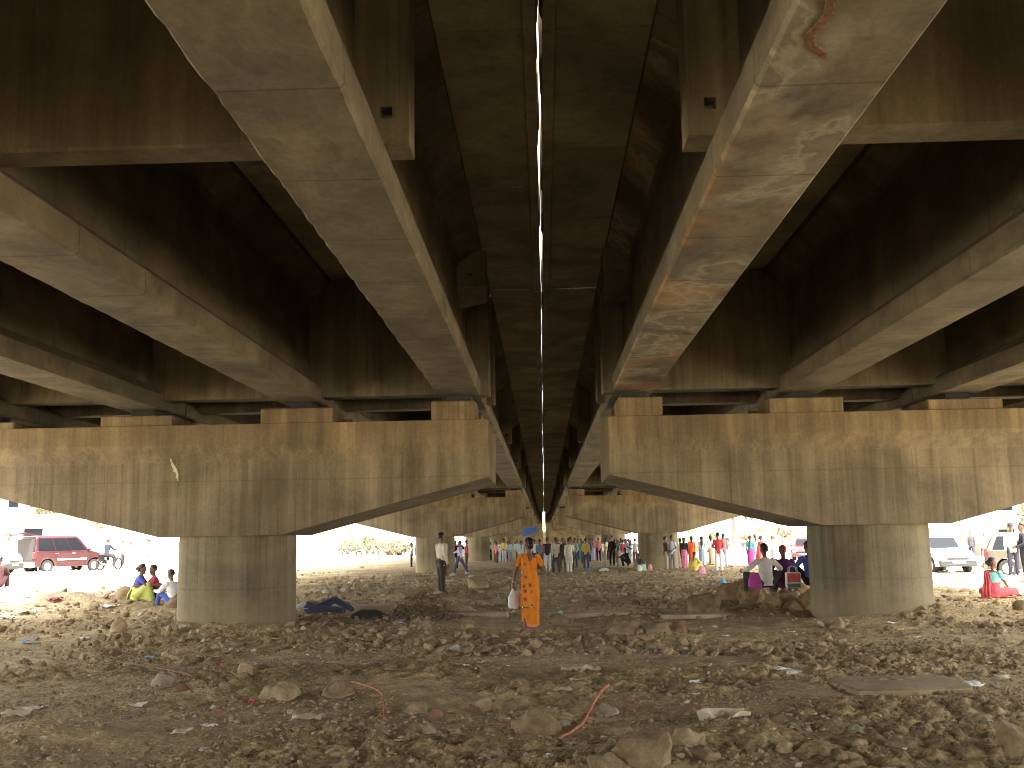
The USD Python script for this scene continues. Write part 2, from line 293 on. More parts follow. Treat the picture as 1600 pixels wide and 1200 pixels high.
for (px, py, rx, ry, h) in [(655, 962, 0.62, 0.55, 0.42), (60, 1150, 0.75, 0.45, 0.13), (850, 1135, 0.55, 0.35, 0.14), (230, 950, 1.4, 0.7, 0.20), (120, 945, 1.6, 0.7, 0.22), (60, 935, 1.6, 0.6, 0.15),
                            (560, 925, 2.4, 1.2, 0.22), (1200, 962, 1.1, 0.9, 0.10), (760, 925, 1.8, 1.2, 0.15), (1150, 1150, 0.7, 0.4, 0.10), (980, 1200, 0.6, 0.35, 0.12), (530, 1150, 1.0, 0.4, 0.08), (1010, 1000, 1.0, 0.5, 0.12), (390, 1085, 0.8, 0.4, 0.10)]:
    p = on_ground(px, py); MOUNDS.append((p[0], p[1], rx, ry, h))

def grid_lines(lo, hi, d0, d1, step, grow, out_lo, out_hi):
    mid = list(np.arange(d0, d1, step)); a = [d0]; s = step
    while a[-1] > out_lo: s *= grow; a.append(a[-1] - s)
    b = [mid[-1]]; s = step
    while b[-1] < out_hi: s *= grow; b.append(b[-1] + s)
    return np.array(a[:0:-1] + mid + b[1:])
gx = grid_lines(0, 0, -6.5, 6.5, 0.036, 1.035, -1500, 1500)
gy = [4.0]
while gy[-1] < 2500: gy.append(gy[-1] + (0.036 if gy[-1] < 10 else 0.0036 * gy[-1] if gy[-1] < 60 else 0.012 * gy[-1] if gy[-1] < 240 else 0.06 * gy[-1]))
gb = [4.0]; s = 0.05
while gb[-1] > -1500: s *= 1.25; gb.append(gb[-1] - s)
gy = np.array(gb[:0:-1] + gy)
XX, YY = np.meshgrid(gx, gy)
ZZ = ground(XX, YY)
P3 = np.stack([XX, YY, 0 * XX], -1)
near = 1 - smoothstep((YY - 45) / 30)
clod = np.maximum(0, meshkit.fbm(P3 * 8.0, 4, 11) - 0.46) ** 1.0
mask = smoothstep((meshkit.fbm(P3 * 0.62, 4, 17) - 0.44) / 0.17)
ZZ = ZZ + near * (clod * 0.21 * (0.10 + 0.90 * mask) + 0.030 * (meshkit.fbm(P3 * 14, 3, 23) - 0.5) * (0.35 + 0.65 * mask) + 0.05 * (meshkit.fbm(P3 * 1.7, 3, 29) - 0.5))
ny, nx = XX.shape
I, J = np.meshgrid(np.arange(ny - 1), np.arange(nx - 1), indexing='ij')
a = (I * nx + J).ravel()
gf = np.stack([a, a + 1, a + nx + 1, a + nx], 1)
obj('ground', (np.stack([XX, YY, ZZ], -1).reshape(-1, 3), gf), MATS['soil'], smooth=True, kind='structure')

# ------------------------------------------------------------------ the flyovers
Z0 = 1.6                                            # heights below are written relative to the eye
def girder_profile(x, zb, zt):
    """I section: bulb 0.78 wide, web, flared top flange 1.10 wide; zb soffit, zt slab soffit."""
    h = 0.39
    half = [(0.365, zb), (h, zb + 0.025), (h, zb + 0.27), (0.16, zb + 0.46), (0.15, zt - 0.42), (0.20, zt - 0.34), (0.55, zt - 0.10), (0.55, zt - 0.004)]
    return np.array([(x + a, b) for a, b in half] + [(x - a, b) for a, b in half[::-1]])
def girder(x, zb, zt, y0, y1, detail, seed):
    pr = girder_profile(x, zb, zt)
    ys = np.arange(y0, y1 + 1e-6, (y1 - y0) / max(2, int((y1 - y0) / (0.12 if detail else 6))))
    rings = np.zeros((len(ys), len(pr), 3)); rings[..., 0] = pr[:, 0]; rings[..., 2] = pr[:, 1]; rings[..., 1] = ys[:, None]
    if detail:                                      # chipped lower arrises and a slightly wavy soffit
        q = rings * np.array([9.0, 7.0, 9.0]); w = (meshkit.fbm(q, 3, seed) - 0.5)
        low = [0, 1, len(pr) - 2, len(pr) - 1]
        rings[:, low, 2] += 0.020 * w[:, low]; rings[:, low, 0] += 0.022 * w[:, low]
        rings[:, [2, len(pr) - 3], 2] += 0.02 * w[:, [2, len(pr) - 3]]
    return loft(rings)
GIRDERS = {'L': [(-1.50, 2.60), (-4.44, 2.53), (-7.38, 2.45), (-10.3, 2.38)], 'R': [(1.69, 2.60), (4.74, 2.53), (7.55, 2.45), (10.5, 2.38)]}
ZT = 4.85
GAP_X = 0.057
def pier_shape(cx, sgn, y, zc, first):
    """sgn: +1 when the median is on the +x side. Returns the cap's mesh in world coordinates."""
    inner, outer = (4.90, 5.45)
    st = []
    for t in list(np.linspace(-outer, -1.13, 15)) + list(np.linspace(-1.13, 1.13, 9))[1:-1] + list(np.linspace(1.13, inner, 15)):
        e = max(0.0, abs(t) - 1.13) / 3.77
        zb = 0.12 + 0.255 * max(0.0, abs(t) - 1.13)
        k = 1.0 - 0.75 * smoothstep((t - 1.2) / 3.2)     # the corbel of the upper band fades towards the median
        b = 1.5; low = 1.5 - 0.21 * k
        zs = (0.0, 1.42, 1.74, 2.10)
        pts = [(-low, zb), (-low, 1.44), (-b, 1.76), (-b, 2.115), (b, 2.115), (b, 1.76), (low, 1.44), (low, zb)]
        ch = []
        for (yy, zz) in pts: ch.append((cx + sgn * t, y + yy, Z0 + zz))
        st.append(ch)
    st = np.array(st)
    # chamfered ends
    for idx in (0, -1):
        st[idx, :, 1] = y + (st[idx, :, 1] - y) * 0.985
    return loft(st)
def column(cx, y, ztop):
    a = np.linspace(0, 2 * math.pi, 49)[:-1]
    ring = np.sign(np.cos(a)) * np.abs(np.cos(a)) ** 0.86 * 1.05, np.sign(np.sin(a)) * np.abs(np.sin(a)) ** 0.86 * 1.25
    zs = [-1.5, 0.2, 0.9, ztop - 0.03, ztop]
    return loft(np.array([np.stack([cx + ring[0] * (1 - 0.01 * (k == 4)), y + ring[1] * (1 - 0.01 * (k == 4)), np.full(48, z)], 1) for k, z in enumerate(zs)]))
ORD = ['nearest', 'second', 'third', 'fourth', 'fifth']
SIDE = {'L': ('left', CL, +1), 'R': ('right', CR, -1)}
rnd = random.Random(3)
for k, y in enumerate(PIER_Y):
    for s, (word, cx, sgn) in SIDE.items():
        t = thing('bridge_pier', label=f'{ORD[k]} concrete hammerhead pier with round column under the {word} flyover', cat='bridge pier', group='piers of the twin flyovers')
        obj('column', column(cx, y, Z0 + 0.125), MATS['column_concrete'], t, smooth=40)
        obj('pier_cap', pier_shape(cx, sgn, y, 0, k == 0), MATS['cap_concrete'], t)
        for (gx_, zb) in GIRDERS[s]:
            for row in (-0.95, 0.95):
                pw = 0.40 if abs(gx_) < 2 else 0.66
                xc = gx_ + (-0.09 * sgn if abs(gx_) < 2 else 0.0)
                lo, hi = xc - pw, xc + pw
                if sgn > 0: hi = min(hi, cx + 4.86)
                else: lo = max(lo, cx - 4.86)
                obj('bearing_pedestal', cbox(lo, hi, y + row - 0.52, y + row + 0.47, Z0 + 2.11, Z0 + zb - 0.135, 0.018), MATS['cap_concrete'], t)
                if k < 3:
                    obj('bearing_pad', cbox(gx_ - 0.22, gx_ + 0.22, y + row - 0.2, y + row + 0.2, Z0 + zb - 0.137, Z0 + zb + 0.002, 0.01), DARK, t)
SPANS = [(-16.2, 19.8, 'nearest')] + [(PIER_Y[k], PIER_Y[k] + 36, ORD[k + 1]) for k in range(4)] + [(PIER_Y[4], END_Y, 'farthest')]
rng = np.random.default_rng(8)
for k, (y0, y1, word_n) in enumerate(SPANS):
    for s, (word, cx, sgn) in SIDE.items():
        t = thing('bridge_span', label=f'{word_n} span of concrete girders and deck of the {word} flyover', cat='bridge span', group='spans of the twin flyovers')
        a0, a1 = y0 + 0.03, y1 - 0.03
        G = GIRDERS[s]
        for gi, (x, zb) in enumerate(G):
            m_ = MATS['girder_stained'] if (s == 'R' and gi == 0 and k == 0) else MATS['girder_concrete']
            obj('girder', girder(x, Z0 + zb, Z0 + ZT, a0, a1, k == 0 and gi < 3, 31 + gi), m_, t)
        # diaphragms between the girders and short stubs towards the median
        dys = [a0 + 0.95, y0 + 23.6, a1 - 0.95] if k == 0 else [a0 + 0.95, y0 + 12.2, y0 + 23.6, a1 - 0.95]
        for di, dy in enumerate(dys):
            end = dy < y0 + 2 or dy > y1 - 2
            zlow = Z0 + (2.62 if end else 2.93)
            th = 0.2 if end else 0.17
            for gi in range(3):
                xa, xb = sorted((G[gi][0], G[gi + 1][0]))
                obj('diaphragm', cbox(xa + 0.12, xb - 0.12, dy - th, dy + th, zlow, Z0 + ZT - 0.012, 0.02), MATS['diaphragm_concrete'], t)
            xs = G[0][0]
            lo, hi = (xs + 0.12, xs + 0.56) if sgn > 0 else (xs - 0.56, xs - 0.12)
            sl = zlow - 0.02
            if end and k < 3 and dy < y0 + 2: sl = Z0 + 2.70
            if k < 2 and not end:                      # stub with its dark square pocket
                box_ = m3.Manifold.cube((hi - lo, 2 * th, Z0 + ZT - 0.012 - sl)).translate((lo, dy - th, sl))
                px_ = (lo + hi) / 2 + 0.05 * sgn
                hole = m3.Manifold.cube((0.09, 0.2, 0.09)).translate((px_ - 0.045, dy - th - 0.05, sl + 0.20))
                obj('diaphragm_stub', box_ - hole, MATS['web_concrete'], t)
            else:
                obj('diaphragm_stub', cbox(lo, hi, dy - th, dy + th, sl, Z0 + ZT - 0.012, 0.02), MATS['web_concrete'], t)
        if k == 0:                                     # anchor block at the end of the inner girder
            xs = G[0][0]; lo, hi = (xs + 0.10, xs + 0.62) if sgn > 0 else (xs - 0.62, xs - 0.10)
            bl = m3.Manifold.hull_points(np.array([(x_, y_, z_) for x_, y_, z_ in [(lo, 16.4, Z0 + 4.1), (hi, 16.4, Z0 + 4.1), (lo, 17.0, Z0 + 3.85), (hi, 17.0, Z0 + 3.95), (lo, 16.4, Z0 + 4.7), (hi, 16.4, Z0 + 4.7), (lo, 17.0, Z0 + 4.7), (hi, 17.0, Z0 + 4.7)]]))
            bl = bl - m3.Manifold.cube((0.1, 0.2, 0.1)).translate(((lo + hi) / 2 - 0.05, 16.3, Z0 + 4.22))
            obj('anchor_block', bl, MATS['web_concrete'], t)
        # deck: precast planks in the bays (single pieces near the camera), cantilevers, topping, sun-blocking kerb, barrier
        bays = []
        for gi in range(3):
            xa, xb = sorted((G[gi][0], G[gi + 1][0])); bays.append((xa + 0.50, xb - 0.50))
        xin = GAP_X - 0.031 * sgn
        inn = (G[0][0] + 0.50, xin) if sgn > 0 else (xin, G[0][0] - 0.50)
        xo = G[3][0] - sgn * 1.7
        out = (xo, G[3][0] - 0.5) if sgn > 0 else (G[3][0] + 0.5, xo)
        top = Z0 + ZT + 0.14
        for bi, (xa, xb) in enumerate([inn] + bays + [out]):
            if k <= 1 and bi <= 3:
                n_ = 24; pl = np.linspace(a0, a1, n_ + 1)
                for q in range(n_):
                    if pl[q + 1] < 2.5: continue
                    dz = rng.uniform(0, 0.012)
                    e0 = rng.uniform(-0.008, 0.008) if bi == 0 else 0
                    xa_, xb_ = (xa, xb - e0) if sgn > 0 else (xa + e0, xb)
                    obj('deck_plank', cbox(xa_, xb_, pl[q] + 0.006, pl[q + 1] - 0.006, Z0 + ZT - 0.0 + dz, top, 0.012), MATS['slab_concrete'], t)
                if k == 0: obj('deck_slab', cbox(xa, xb, a0, max(a0 + 1, pl[[i for i in range(n_) if pl[i + 1] >= 2.5][0]] - 0.006), Z0 + ZT, top, 0.012), MATS['slab_concrete'], t)
            else:
                obj('deck_slab', cbox(xa, xb, a0, a1, Z0 + ZT, top, 0.012), MATS['slab_concrete'], t)
        lo, hi = sorted((xin - 0.002 * sgn, xo))
        obj('road_slab', cbox(lo, hi, a0, a1, top + 0.002, top + 0.20, 0.02), MATS['old_concrete'], t)
        # kerb added to keep direct sun out of the slit, ragged edge, and the outer barrier
        ys = np.arange(a0, a1, 0.1 if k < 2 else 2.0)
        rg = np.zeros((len(ys), 4, 3)); jit = np.clip((meshkit.fbm(np.stack([ys * 1.1, ys * 0, ys * 0 + (sgn + 5)], 1), 5, 9) - 0.44) * 0.15, -0.012, 0.0295)
        xe = xin - 0.001 * sgn + jit * sgn
        rg[:, 0, 0], rg[:, 1, 0], rg[:, 2, 0], rg[:, 3, 0] = xe, xe, xin - 0.25 * sgn, xin - 0.28 * sgn
        rg[:, :, 1] = ys[:, None]; rg[:, :, 2] = [top + 0.196, top + 0.96, top + 0.96, top + 0.196]
        obj('sun_blocking_kerb', loft(rg), MATS['old_concrete'], t)
        lo, hi = sorted((xo, xo + 0.25 * sgn))
        obj('parapet', cbox(lo, hi, a0, a1, top + 0.198, top + 1.05, 0.02), MATS['old_concrete'], t)
        lo, hi = sorted((xin - 0.001 * sgn, xin - 0.13 * sgn))
        obj('drip_beam', cbox(lo, hi, a0 + 0.01, a1 - 0.01, Z0 + ZT - 0.045, Z0 + ZT + 0.03, 0.01), MATS['slab_concrete'], t)
for s, (word, cx, sgn) in SIDE.items():               # the ramps at the far end
    xi = -0.22 if sgn > 0 else 0.34
    lo, hi = sorted((xi, cx - sgn * 6.4))
    t = thing('approach_ramp', label=f'far concrete abutment and ramp closing the {word} flyover', cat='abutment')
    obj('abutment_wall', cbox(lo, hi, END_Y + 0.03, END_Y + 14, -2.5, Z0 + 2.5, 0.03), MATS['column_concrete'], t)
    obj('ramp_deck', cbox(lo, hi, END_Y + 0.03, END_Y + 60, Z0 + 2.52, Z0 + 5.2, 0.03), MATS['cap_concrete'], t)
# stains with a shape of their own: a rust run on the right inner girder, lime runs on the left cap
simple('rust_stain', (0.115, 0.048, 0.016), 0.9, 0.55, 30); simple('lime_stain', (0.50, 0.45, 0.34), 0.9, 0.25, 40)
def stain(name, P, nrm, width, m, parent, seed):
    P = np.array(P); t = np.linspace(0, len(P) - 1, 12 * len(P)); Q = np.stack([np.interp(t, np.arange(len(P)), P[:, c]) for c in range(3)], 1)
    for _ in range(8): Q[1:-1] = (Q[:-2] + 2 * Q[1:-1] + Q[2:]) / 4
    T = np.gradient(Q, axis=0); T /= np.linalg.norm(T, axis=1, keepdims=True); S = np.cross(T, nrm)
    k = np.arange(len(Q)); n1, n2 = (meshkit.fbm(np.stack([k * 0.35, k * 0 + s_, k * 0], 1), 3, seed) for s_ in (1.5, 7.5))
    env = np.clip(np.minimum(k, len(k) - 1 - k) / 6, 0.05, 1); nrm = np.asarray(nrm, float)
    l, r_ = Q + S * (width * n1 * env)[:, None], Q - S * (width * n2 * env)[:, None]
    obj(name, loft(np.stack([l + nrm * 0.004, r_ + nrm * 0.004, r_ - nrm * 0.02, l - nrm * 0.02], 1)), MATS[m], parent)
spanR = stage.GetPrimAtPath('/World/bridge_span_001'); pierL = stage.GetPrimAtPath('/World/bridge_pier')
def at_z(px, py, Z): v = ray(px, py); return EYE + v * (Z - EYE[2]) / v[2]
stain('rust_stain', [at_z(x, y, Z0 + 2.592) for x, y in [(1302, -30), (1298, 0), (1294, 22), (1278, 42), (1264, 52), (1270, 74), (1292, 94)]], (0, 0, -1), 0.045, 'rust_stain', spanR, 5)
stain('lime_streak', [at_y(x, y, 18.50 if y > 717 else 18.35) for x, y in [(266, 716), (269, 725), (276, 738), (278, 752)]], (0, -1, 0), 0.05, 'lime_stain', pierL, 6)

# ------------------------------------------------------------------ rocks, rubble and litter on the ground
def rock_mesh(seed, sx, sy, sz, detail=0, angular=0.5):
    r = np.random.default_rng(seed)
    n = 16 + int(10 * (1 - angular))
    d = r.normal(size=(n, 3)); d /= np.linalg.norm(d, axis=1, keepdims=True)
    d *= r.uniform(0.80, 1.0, (n, 1)); d[:, 2] = np.where(d[:, 2] < 0, d[:, 2] * 0.55, d[:, 2])
    d *= np.array([sx, sy, sz]) / 2 / np.abs(d).max(0)
    m = m3.Manifold.hull_points(d)
    if detail:
        m = m.refine_to_length(max(sx, sy, sz) / (7 if detail == 1 else 16))
        me = m.to_mesh(); t = trimesh.Trimesh(me.vert_properties[:, :3], me.tri_verts, process=False)
        trimesh.smoothing.filter_taubin(t, iterations=1)
        L = (sx + sy + sz) / 3; v = t.vertices
        k = 0.16 if detail == 1 else 0.22
        v = v + t.vertex_normals * (L * k * (meshkit.fbm(v / L * 3.2 + seed % 97, 4, seed % 31) - 0.5) * 1.6)[:, None]
        return np.array(v), np.array(t.faces)
    me = m.to_mesh(); return np.array(me.vert_properties[:, :3]), np.array(me.tri_verts)
rr = np.random.default_rng(77)
def put_rock(name, x, y, sx, sy, sz, m, seed, detail, sink=0.22, smooth=32, **t):
    v, f = rock_mesh(seed, sx, sy, sz, detail)
    v = turn(v, rr.uniform(0, 6.28) if sx == sy else 0.0)
    z = float(ground(x, y)) - v[:, 2].min() - sz * sink
    p = usdkit.mesh(stage, numbered('/World', name), (v, f), MATS[m], smooth=smooth)
    p.AddTranslateOp().Set(Gf.Vec3d(float(x), float(y), z))
    return tag(p.GetPrim(), **t)
def px_size(Y): return Y / FPX                       # metres per photo pixel at a depth
# named stones: pixel of the base centre, width and height in pixels, material, label
NAMED = [
    (1107, 962, 58, 40, 'rock_brown', 'squarish grey-brown boulder standing behind the flat concrete kerb piece'),
    (1158, 940, 70, 42, 'boulder_brown', 'big dark brown boulder at the left end of the pile beside the right pier'),
    (1188, 944, 60, 36, 'boulder_brown', 'long sloping brown boulder at the front of the pile beside the right pier'),
    (1214, 930, 38, 30, 'rock_orange', 'ochre boulder in front of the man in the white shirt'),
    (1217, 950, 42, 30, 'rock_orange', 'rounded ochre boulder low in the pile beside the right pier'),
    (1243, 955, 36, 20, 'rock_tan', 'pale angular stone at the foot of the boulder pile'),
    (1262, 945, 44, 44, 'boulder_brown', 'dark round boulder touching the left side of the right column'),
    (1248, 921, 32, 18, 'rock_brown', 'small boulder under the red and green shopping bag'),
    (1270, 918, 28, 22, 'rock_orange', 'ochre rock in front of the man in the blue shirt'),
    (1168, 953, 24, 20, 'rock_tan', 'small tan stone tucked under the brown boulders'),
    (1060, 990, 34, 26, 'rock_red', 'rusty red rock in the row of stones right of the woman in orange'),
    (1028, 992, 44, 24, 'rock_brown', 'brown rock just left of the rusty red rock'),
    (985, 990, 52, 28, 'rock_brown', 'low brown rock right of the green plastic bag'),
    (870, 975, 34, 18, 'rock_brown', 'brown rock below the green plastic bag'),
    (1012, 1205, 112, 58, 'rock_brown', 'largest rough boulder at the bottom edge of the photo'),
    (955, 1206, 70, 38, 'rock_brown', 'low broad rock left of the largest bottom boulder'),
    (1076, 1168, 54, 26, 'rock_tan', 'loaf shaped stone right of the largest bottom boulder'),
    (1104, 1188, 46, 26, 'rock_brown', 'dark stone behind the loaf shaped stone'),
    (950, 1120, 36, 24, 'rock_grey', 'grey stone beside the tip of the curved orange pipe'),
    (970, 1150, 44, 20, 'rock_brown', 'flat brown stone right of the curved orange pipe'),
    (836, 1148, 76, 44, 'rock_brown', 'lumpy earth covered rock left of the curved orange pipe'),
    (680, 1125, 32, 26, 'rock_red', 'reddish stone in the rubble below the middle of the photo'),
    (652, 1116, 40, 24, 'rock_brown', 'brown stone just left of the reddish stone'),
    (757, 1110, 30, 20, 'rock_tan', 'tan cobble in the rubble between the two orange pipes'),
    (790, 1112, 42, 26, 'rock_brown', 'brown cobble right of the tan cobble between the two orange pipes'),
    (672, 1148, 26, 22, 'rock_grey', 'grey rounded stone in front of the reddish stone'),
    (430, 1092, 62, 30, 'rock_tan', 'long tan rock with a ridge on the left foreground'),
    (525, 1090, 52, 28, 'rock_brown', 'angular rock at the root of the bent orange pipe'),
    (250, 1074, 34, 22, 'rock_grey', 'grey green stone left of the brick piece'),
    (281, 1079, 26, 14, 'rock_red', 'reddish brick piece lying in the left foreground'),
    (347, 1082, 30, 20, 'rock_brown', 'brown cobble right of the brick piece'),
    (292, 1104, 32, 14, 'rock_brown', 'low brown cobble below the brick piece'),
    (382, 1060, 26, 32, 'rock_tan', 'thin upright shard of stone in the left foreground'),
    (182, 990, 28, 26, 'rock_tan', 'pointed tan rock left of the left column'),
    (190, 940, 30, 26, 'rock_brown', 'brown rock left of the woman in the lime sari'),
    (268, 950, 28, 28, 'rock_brown', 'rock touching the left side of the left column'),
    (345, 975, 26, 16, 'earth_dark', 'clod of earth at the foot of the left column'),
    (725, 960, 40, 24, 'rock_tan', 'flat topped tan rock right of the heap of dark soil'),
    (745, 920, 36, 18, 'rock_tan', 'tan rock behind the woman with the white bag'),
    (1335, 968, 0, 0, '', ''),
    (1550, 1055, 0, 0, '', ''),
    (1500, 990, 0, 0, '', ''),
    (1598, 955, 24, 24, 'rock_brown', 'brown rock at the right edge of the photo below the woman in the red sari'),
    (1310, 982, 24, 22, 'rock_tan', 'round tan stone at the foot of the right column'),
    (1362, 1040, 30, 22, 'rock_brown', 'lone brown stone left of the flat concrete slab'),
    (1330, 1060, 0, 0, '', ''),
    (1340, 1150, 26, 26, 'rock_grey', 'pale grey stone with a split top in the right foreground'),
    (1230, 1178, 30, 22, 'rock_tan', 'tan stone at the bottom right of the foreground'),
    (1345, 1170, 28, 18, 'rock_tan', 'small tan stone below the pale grey stone'),
    (1596, 1185, 60, 62, 'rock_brown', 'stacked brown rock cut by the bottom right corner'),
    (1410, 1168, 48, 16, 'rock_brown', 'low slab like stone in the right foreground'),
]
TAKEN = []
for i, (px, py, w, h, m, lab) in enumerate(NAMED):
    if not w: continue
    p = on_ground(px, min(py, 1199)); q = px_size(p[1]); 
    if py > 1199: p[1] -= (py - 1199) * q * 4
    put_rock('rock' if w < 50 else 'boulder', p[0], p[1] + 0.3 * w * q, w * q * 1.08, w * q * rr.uniform(0.75, 1.0), h * q * 1.45, m, 100 + i, 2 if w > 40 else 1, 0.24, label=lab, cat='rock' if w < 50 else 'boulder')
    TAKEN.append((p[0], p[1] + 0.3 * w * q, w * q * 0.6))
# clusters of loose stones: pixel, spread in pixels, count, size range in metres, palette, label, group
CLUST = [
    (1010, 1000, 75, 16, 17, (0.10, 0.26), ROCKM, 'loose stone in the row of rubble right of the woman in orange', 'stones right of the woman in orange'),
    (760, 1110, 130, 36, 36, (0.05, 0.15), ROCKM, 'loose stone in the rubble between the two orange pipes', 'stones between the orange pipes'),
    (1010, 1150, 110, 40, 24, (0.05, 0.16), ROCKM, 'loose stone around the largest bottom boulder', 'stones around the bottom boulder'),
    (420, 1090, 150, 26, 26, (0.05, 0.15), ROCKM, 'loose stone around the long tan rock in the left foreground', 'stones in the left foreground'),
    (240, 975, 120, 22, 34, (0.10, 0.30), ['rock_tan', 'rock_tan', 'rock_brown'], 'loose stone in the rubble before the left column', 'stones before the left column'),
    (110, 940, 110, 18, 22, (0.12, 0.34), ['rock_tan', 'rock_brown'], 'loose stone on the earth bank at the far left', 'stones on the left earth bank'),
    (550, 914, 110, 14, 80, (0.14, 0.38), ['rock_pale', 'rock_grey', 'rock_pale', 'rock_tan'], 'pale stone in the whitish rubble between the left column and the standing man', 'pale stones behind the lying man'),
    (640, 940, 60, 8, 12, (0.14, 0.36), ['rock_tan', 'rock_red', 'rock_brown'], 'tan stone at the front edge of the whitish rubble', 'stones in front of the whitish rubble'),
    (755, 930, 60, 14, 20, (0.16, 0.45), ['rock_tan', 'rock_tan', 'rock_red'], 'loose stone between the standing man and the woman in orange', 'stones left of the woman in orange'),
    (740, 905, 60, 8, 12, (0.2, 0.5), ['rock_tan', 'rock_red', 'rock_pale'], 'stone in front of the second left pier', 'stones before the second left pier'),
    (960, 912, 90, 10, 22, (0.15, 0.45), ['rock_tan', 'rock_brown', 'rock_tan'], 'stone on the open ground in front of the crowd', 'stones before the crowd'),
    (1090, 905, 50, 12, 14, (0.15, 0.40), ['rock_tan', 'rock_brown'], 'stone on the ground before the seated woman in yellow', 'stones before the seated woman in yellow'),
    (1070, 945, 60, 12, 14, (0.15, 0.36), ['rock_brown', 'rock_tan'], 'stone left of the squarish grey-brown boulder', 'stones left of the squarish boulder'),
    (1320, 985, 50, 10, 10, (0.10, 0.22), ['rock_tan', 'rock_red', 'rock_brown'], 'stone lying before the right column', 'stones before the right column'),
    (1520, 930, 70, 22, 22, (0.12, 0.36), ['rock_tan', 'rock_brown'], 'stone on the sunlit ground right of the right column', 'stones right of the right column'),
    (1350, 1165, 160, 24, 24, (0.04, 0.11), ROCKM, 'small stone in the right foreground below the flat concrete slab', 'stones in the right foreground'),
    (1130, 1080, 100, 50, 14, (0.05, 0.12), ROCKM, 'small stone left of the flat concrete slab', 'stones left of the flat slab'),
]
k = 0
for (cx_, cy_, sx_, sy_, n, (lo, hi), pal, lab, grp) in CLUST:
    for j in range(n):
        px, py = cx_ + rr.normal() * sx_ * 0.6, min(1192, cy_ + rr.normal() * sy_ * 0.6)
        if py < 872: continue
        p = on_ground(px, py)
        s = lo + (hi - lo) * rr.random() ** 2.2
        if abs(p[0] - CL) < 1.15 + s and abs(p[1] - 19.8) < 1.4: continue
        if abs(p[0] - CR) < 1.15 + s and abs(p[1] - 19.8) < 1.4: continue
        put_rock('stone', p[0], p[1], s, s * rr.uniform(0.6, 0.999), s * rr.uniform(0.45, 0.85), pal[rr.integers(len(pal))], 1000 + k, 1 if s > 0.16 else 0, rr.uniform(0.12, 0.4), label=lab, cat='stone', group=grp); k += 1
# gravel and clods: nobody could count these
def instancer(name, protos, pos, scale, idx, seed, **t):
    pi = UsdGeom.PointInstancer.Define(stage, '/World/' + name)
    r = np.random.default_rng(seed); rels = []
    for q, (me, m) in enumerate(protos):
        rels.append(usdkit.mesh(stage, f'/World/{name}/stone_shape_{q:03d}', me, MATS[m]).GetPath())
    pi.CreatePrototypesRel().SetTargets(rels)
    pi.CreatePositionsAttr(Vt.Vec3fArray.FromNumpy(pos.astype(np.float32)))
    pi.CreateScalesAttr(Vt.Vec3fArray.FromNumpy(np.repeat(scale[:, None], 3, 1).astype(np.float32)))
    a = r.uniform(0, math.pi, len(pos)); tl = r.normal(0, 0.25, (len(pos), 2))
    q = np.stack([np.cos(a), tl[:, 0], tl[:, 1], np.sin(a)], 1); q /= np.linalg.norm(q, axis=1, keepdims=True)
    pi.CreateOrientationsAttr(Vt.QuathArray([Gf.Quath(float(w), float(x), float(y), float(z)) for w, x, y, z in q]))
    pi.CreateProtoIndicesAttr(Vt.IntArray.FromNumpy(idx.astype(np.int32)))
    return tag(pi.GetPrim(), **t)
def surface(x, y):
    """Height of the built ground mesh (bilinear)."""
    i = np.clip(np.searchsorted(gy, y) - 1, 0, len(gy) - 2); j = np.clip(np.searchsorted(gx, x) - 1, 0, len(gx) - 2)
    u = (y - gy[i]) / (gy[i + 1] - gy[i]); v = (x - gx[j]) / (gx[j + 1] - gx[j])
    return (ZZ[i, j] * (1 - u) * (1 - v) + ZZ[i + 1, j] * u * (1 - v) + ZZ[i, j + 1] * (1 - u) * v + ZZ[i + 1, j + 1] * u * v)
def scatter(n, seed, dmin, dmax, smin, smax, patch):
    r = np.random.default_rng(seed); Y = np.exp(r.uniform(math.log(dmin), math.log(dmax), n * 3)); X = Y * r.uniform(-0.62, 0.62, n * 3)
    f = meshkit.fbm(np.stack([X * patch, Y * patch, X * 0], 1), 3, seed)
    keep = r.random(n * 3) < smoothstep((f - 0.36) / 0.26) * 0.95 + 0.05
    X, Y = X[keep][:n], Y[keep][:n]
    s = smin * (smax / smin) ** (r.random(len(X)) ** 2.4)
    bad = ((np.abs(X - CL) < 1.2) | (np.abs(X - CR) < 1.2)) & (np.abs(Y - 19.8) < 1.4)
    X, Y, s = X[~bad], Y[~bad], s[~bad]
    return np.stack([X, Y, surface(X, Y) + s * 0.12], 1), s
PR = [(rock_mesh(300 + q, 1, rr.uniform(0.6, 0.95), rr.uniform(0.45, 0.8), 0, 0.8), m) for q, m in enumerate(['rock_brown', 'rock_tan', 'rock_brown', 'rock_tan', 'rock_grey', 'rock_tan', 'rock_red', 'rock_brown', 'rock_pale', 'earth_dark'])]
WT = np.array([3, 5, 3, 5, 2, 4, 0.6, 2.5, 1.0, 0.8]); WT /= WT.sum()
for nm, n, sd, d0, d1, s0, s1, pt, lab in [('gravel', 34000, 41, 6.0, 17.0, 0.007, 0.070, 0.9, 'brown gravel and small clods scattered over the bare soil nearby'), ('rubble', 15000, 42, 14.0, 60.0, 0.03, 0.24, 0.35, 'small rubble strewn over the ground under the flyovers')]:
    pos, s = scatter(n, sd, d0, d1, s0, s1, pt)
    instancer(nm, PR, pos, s, np.random.default_rng(sd).choice(len(PR), len(pos), p=WT), sd, label=lab, cat=nm, kind='stuff')
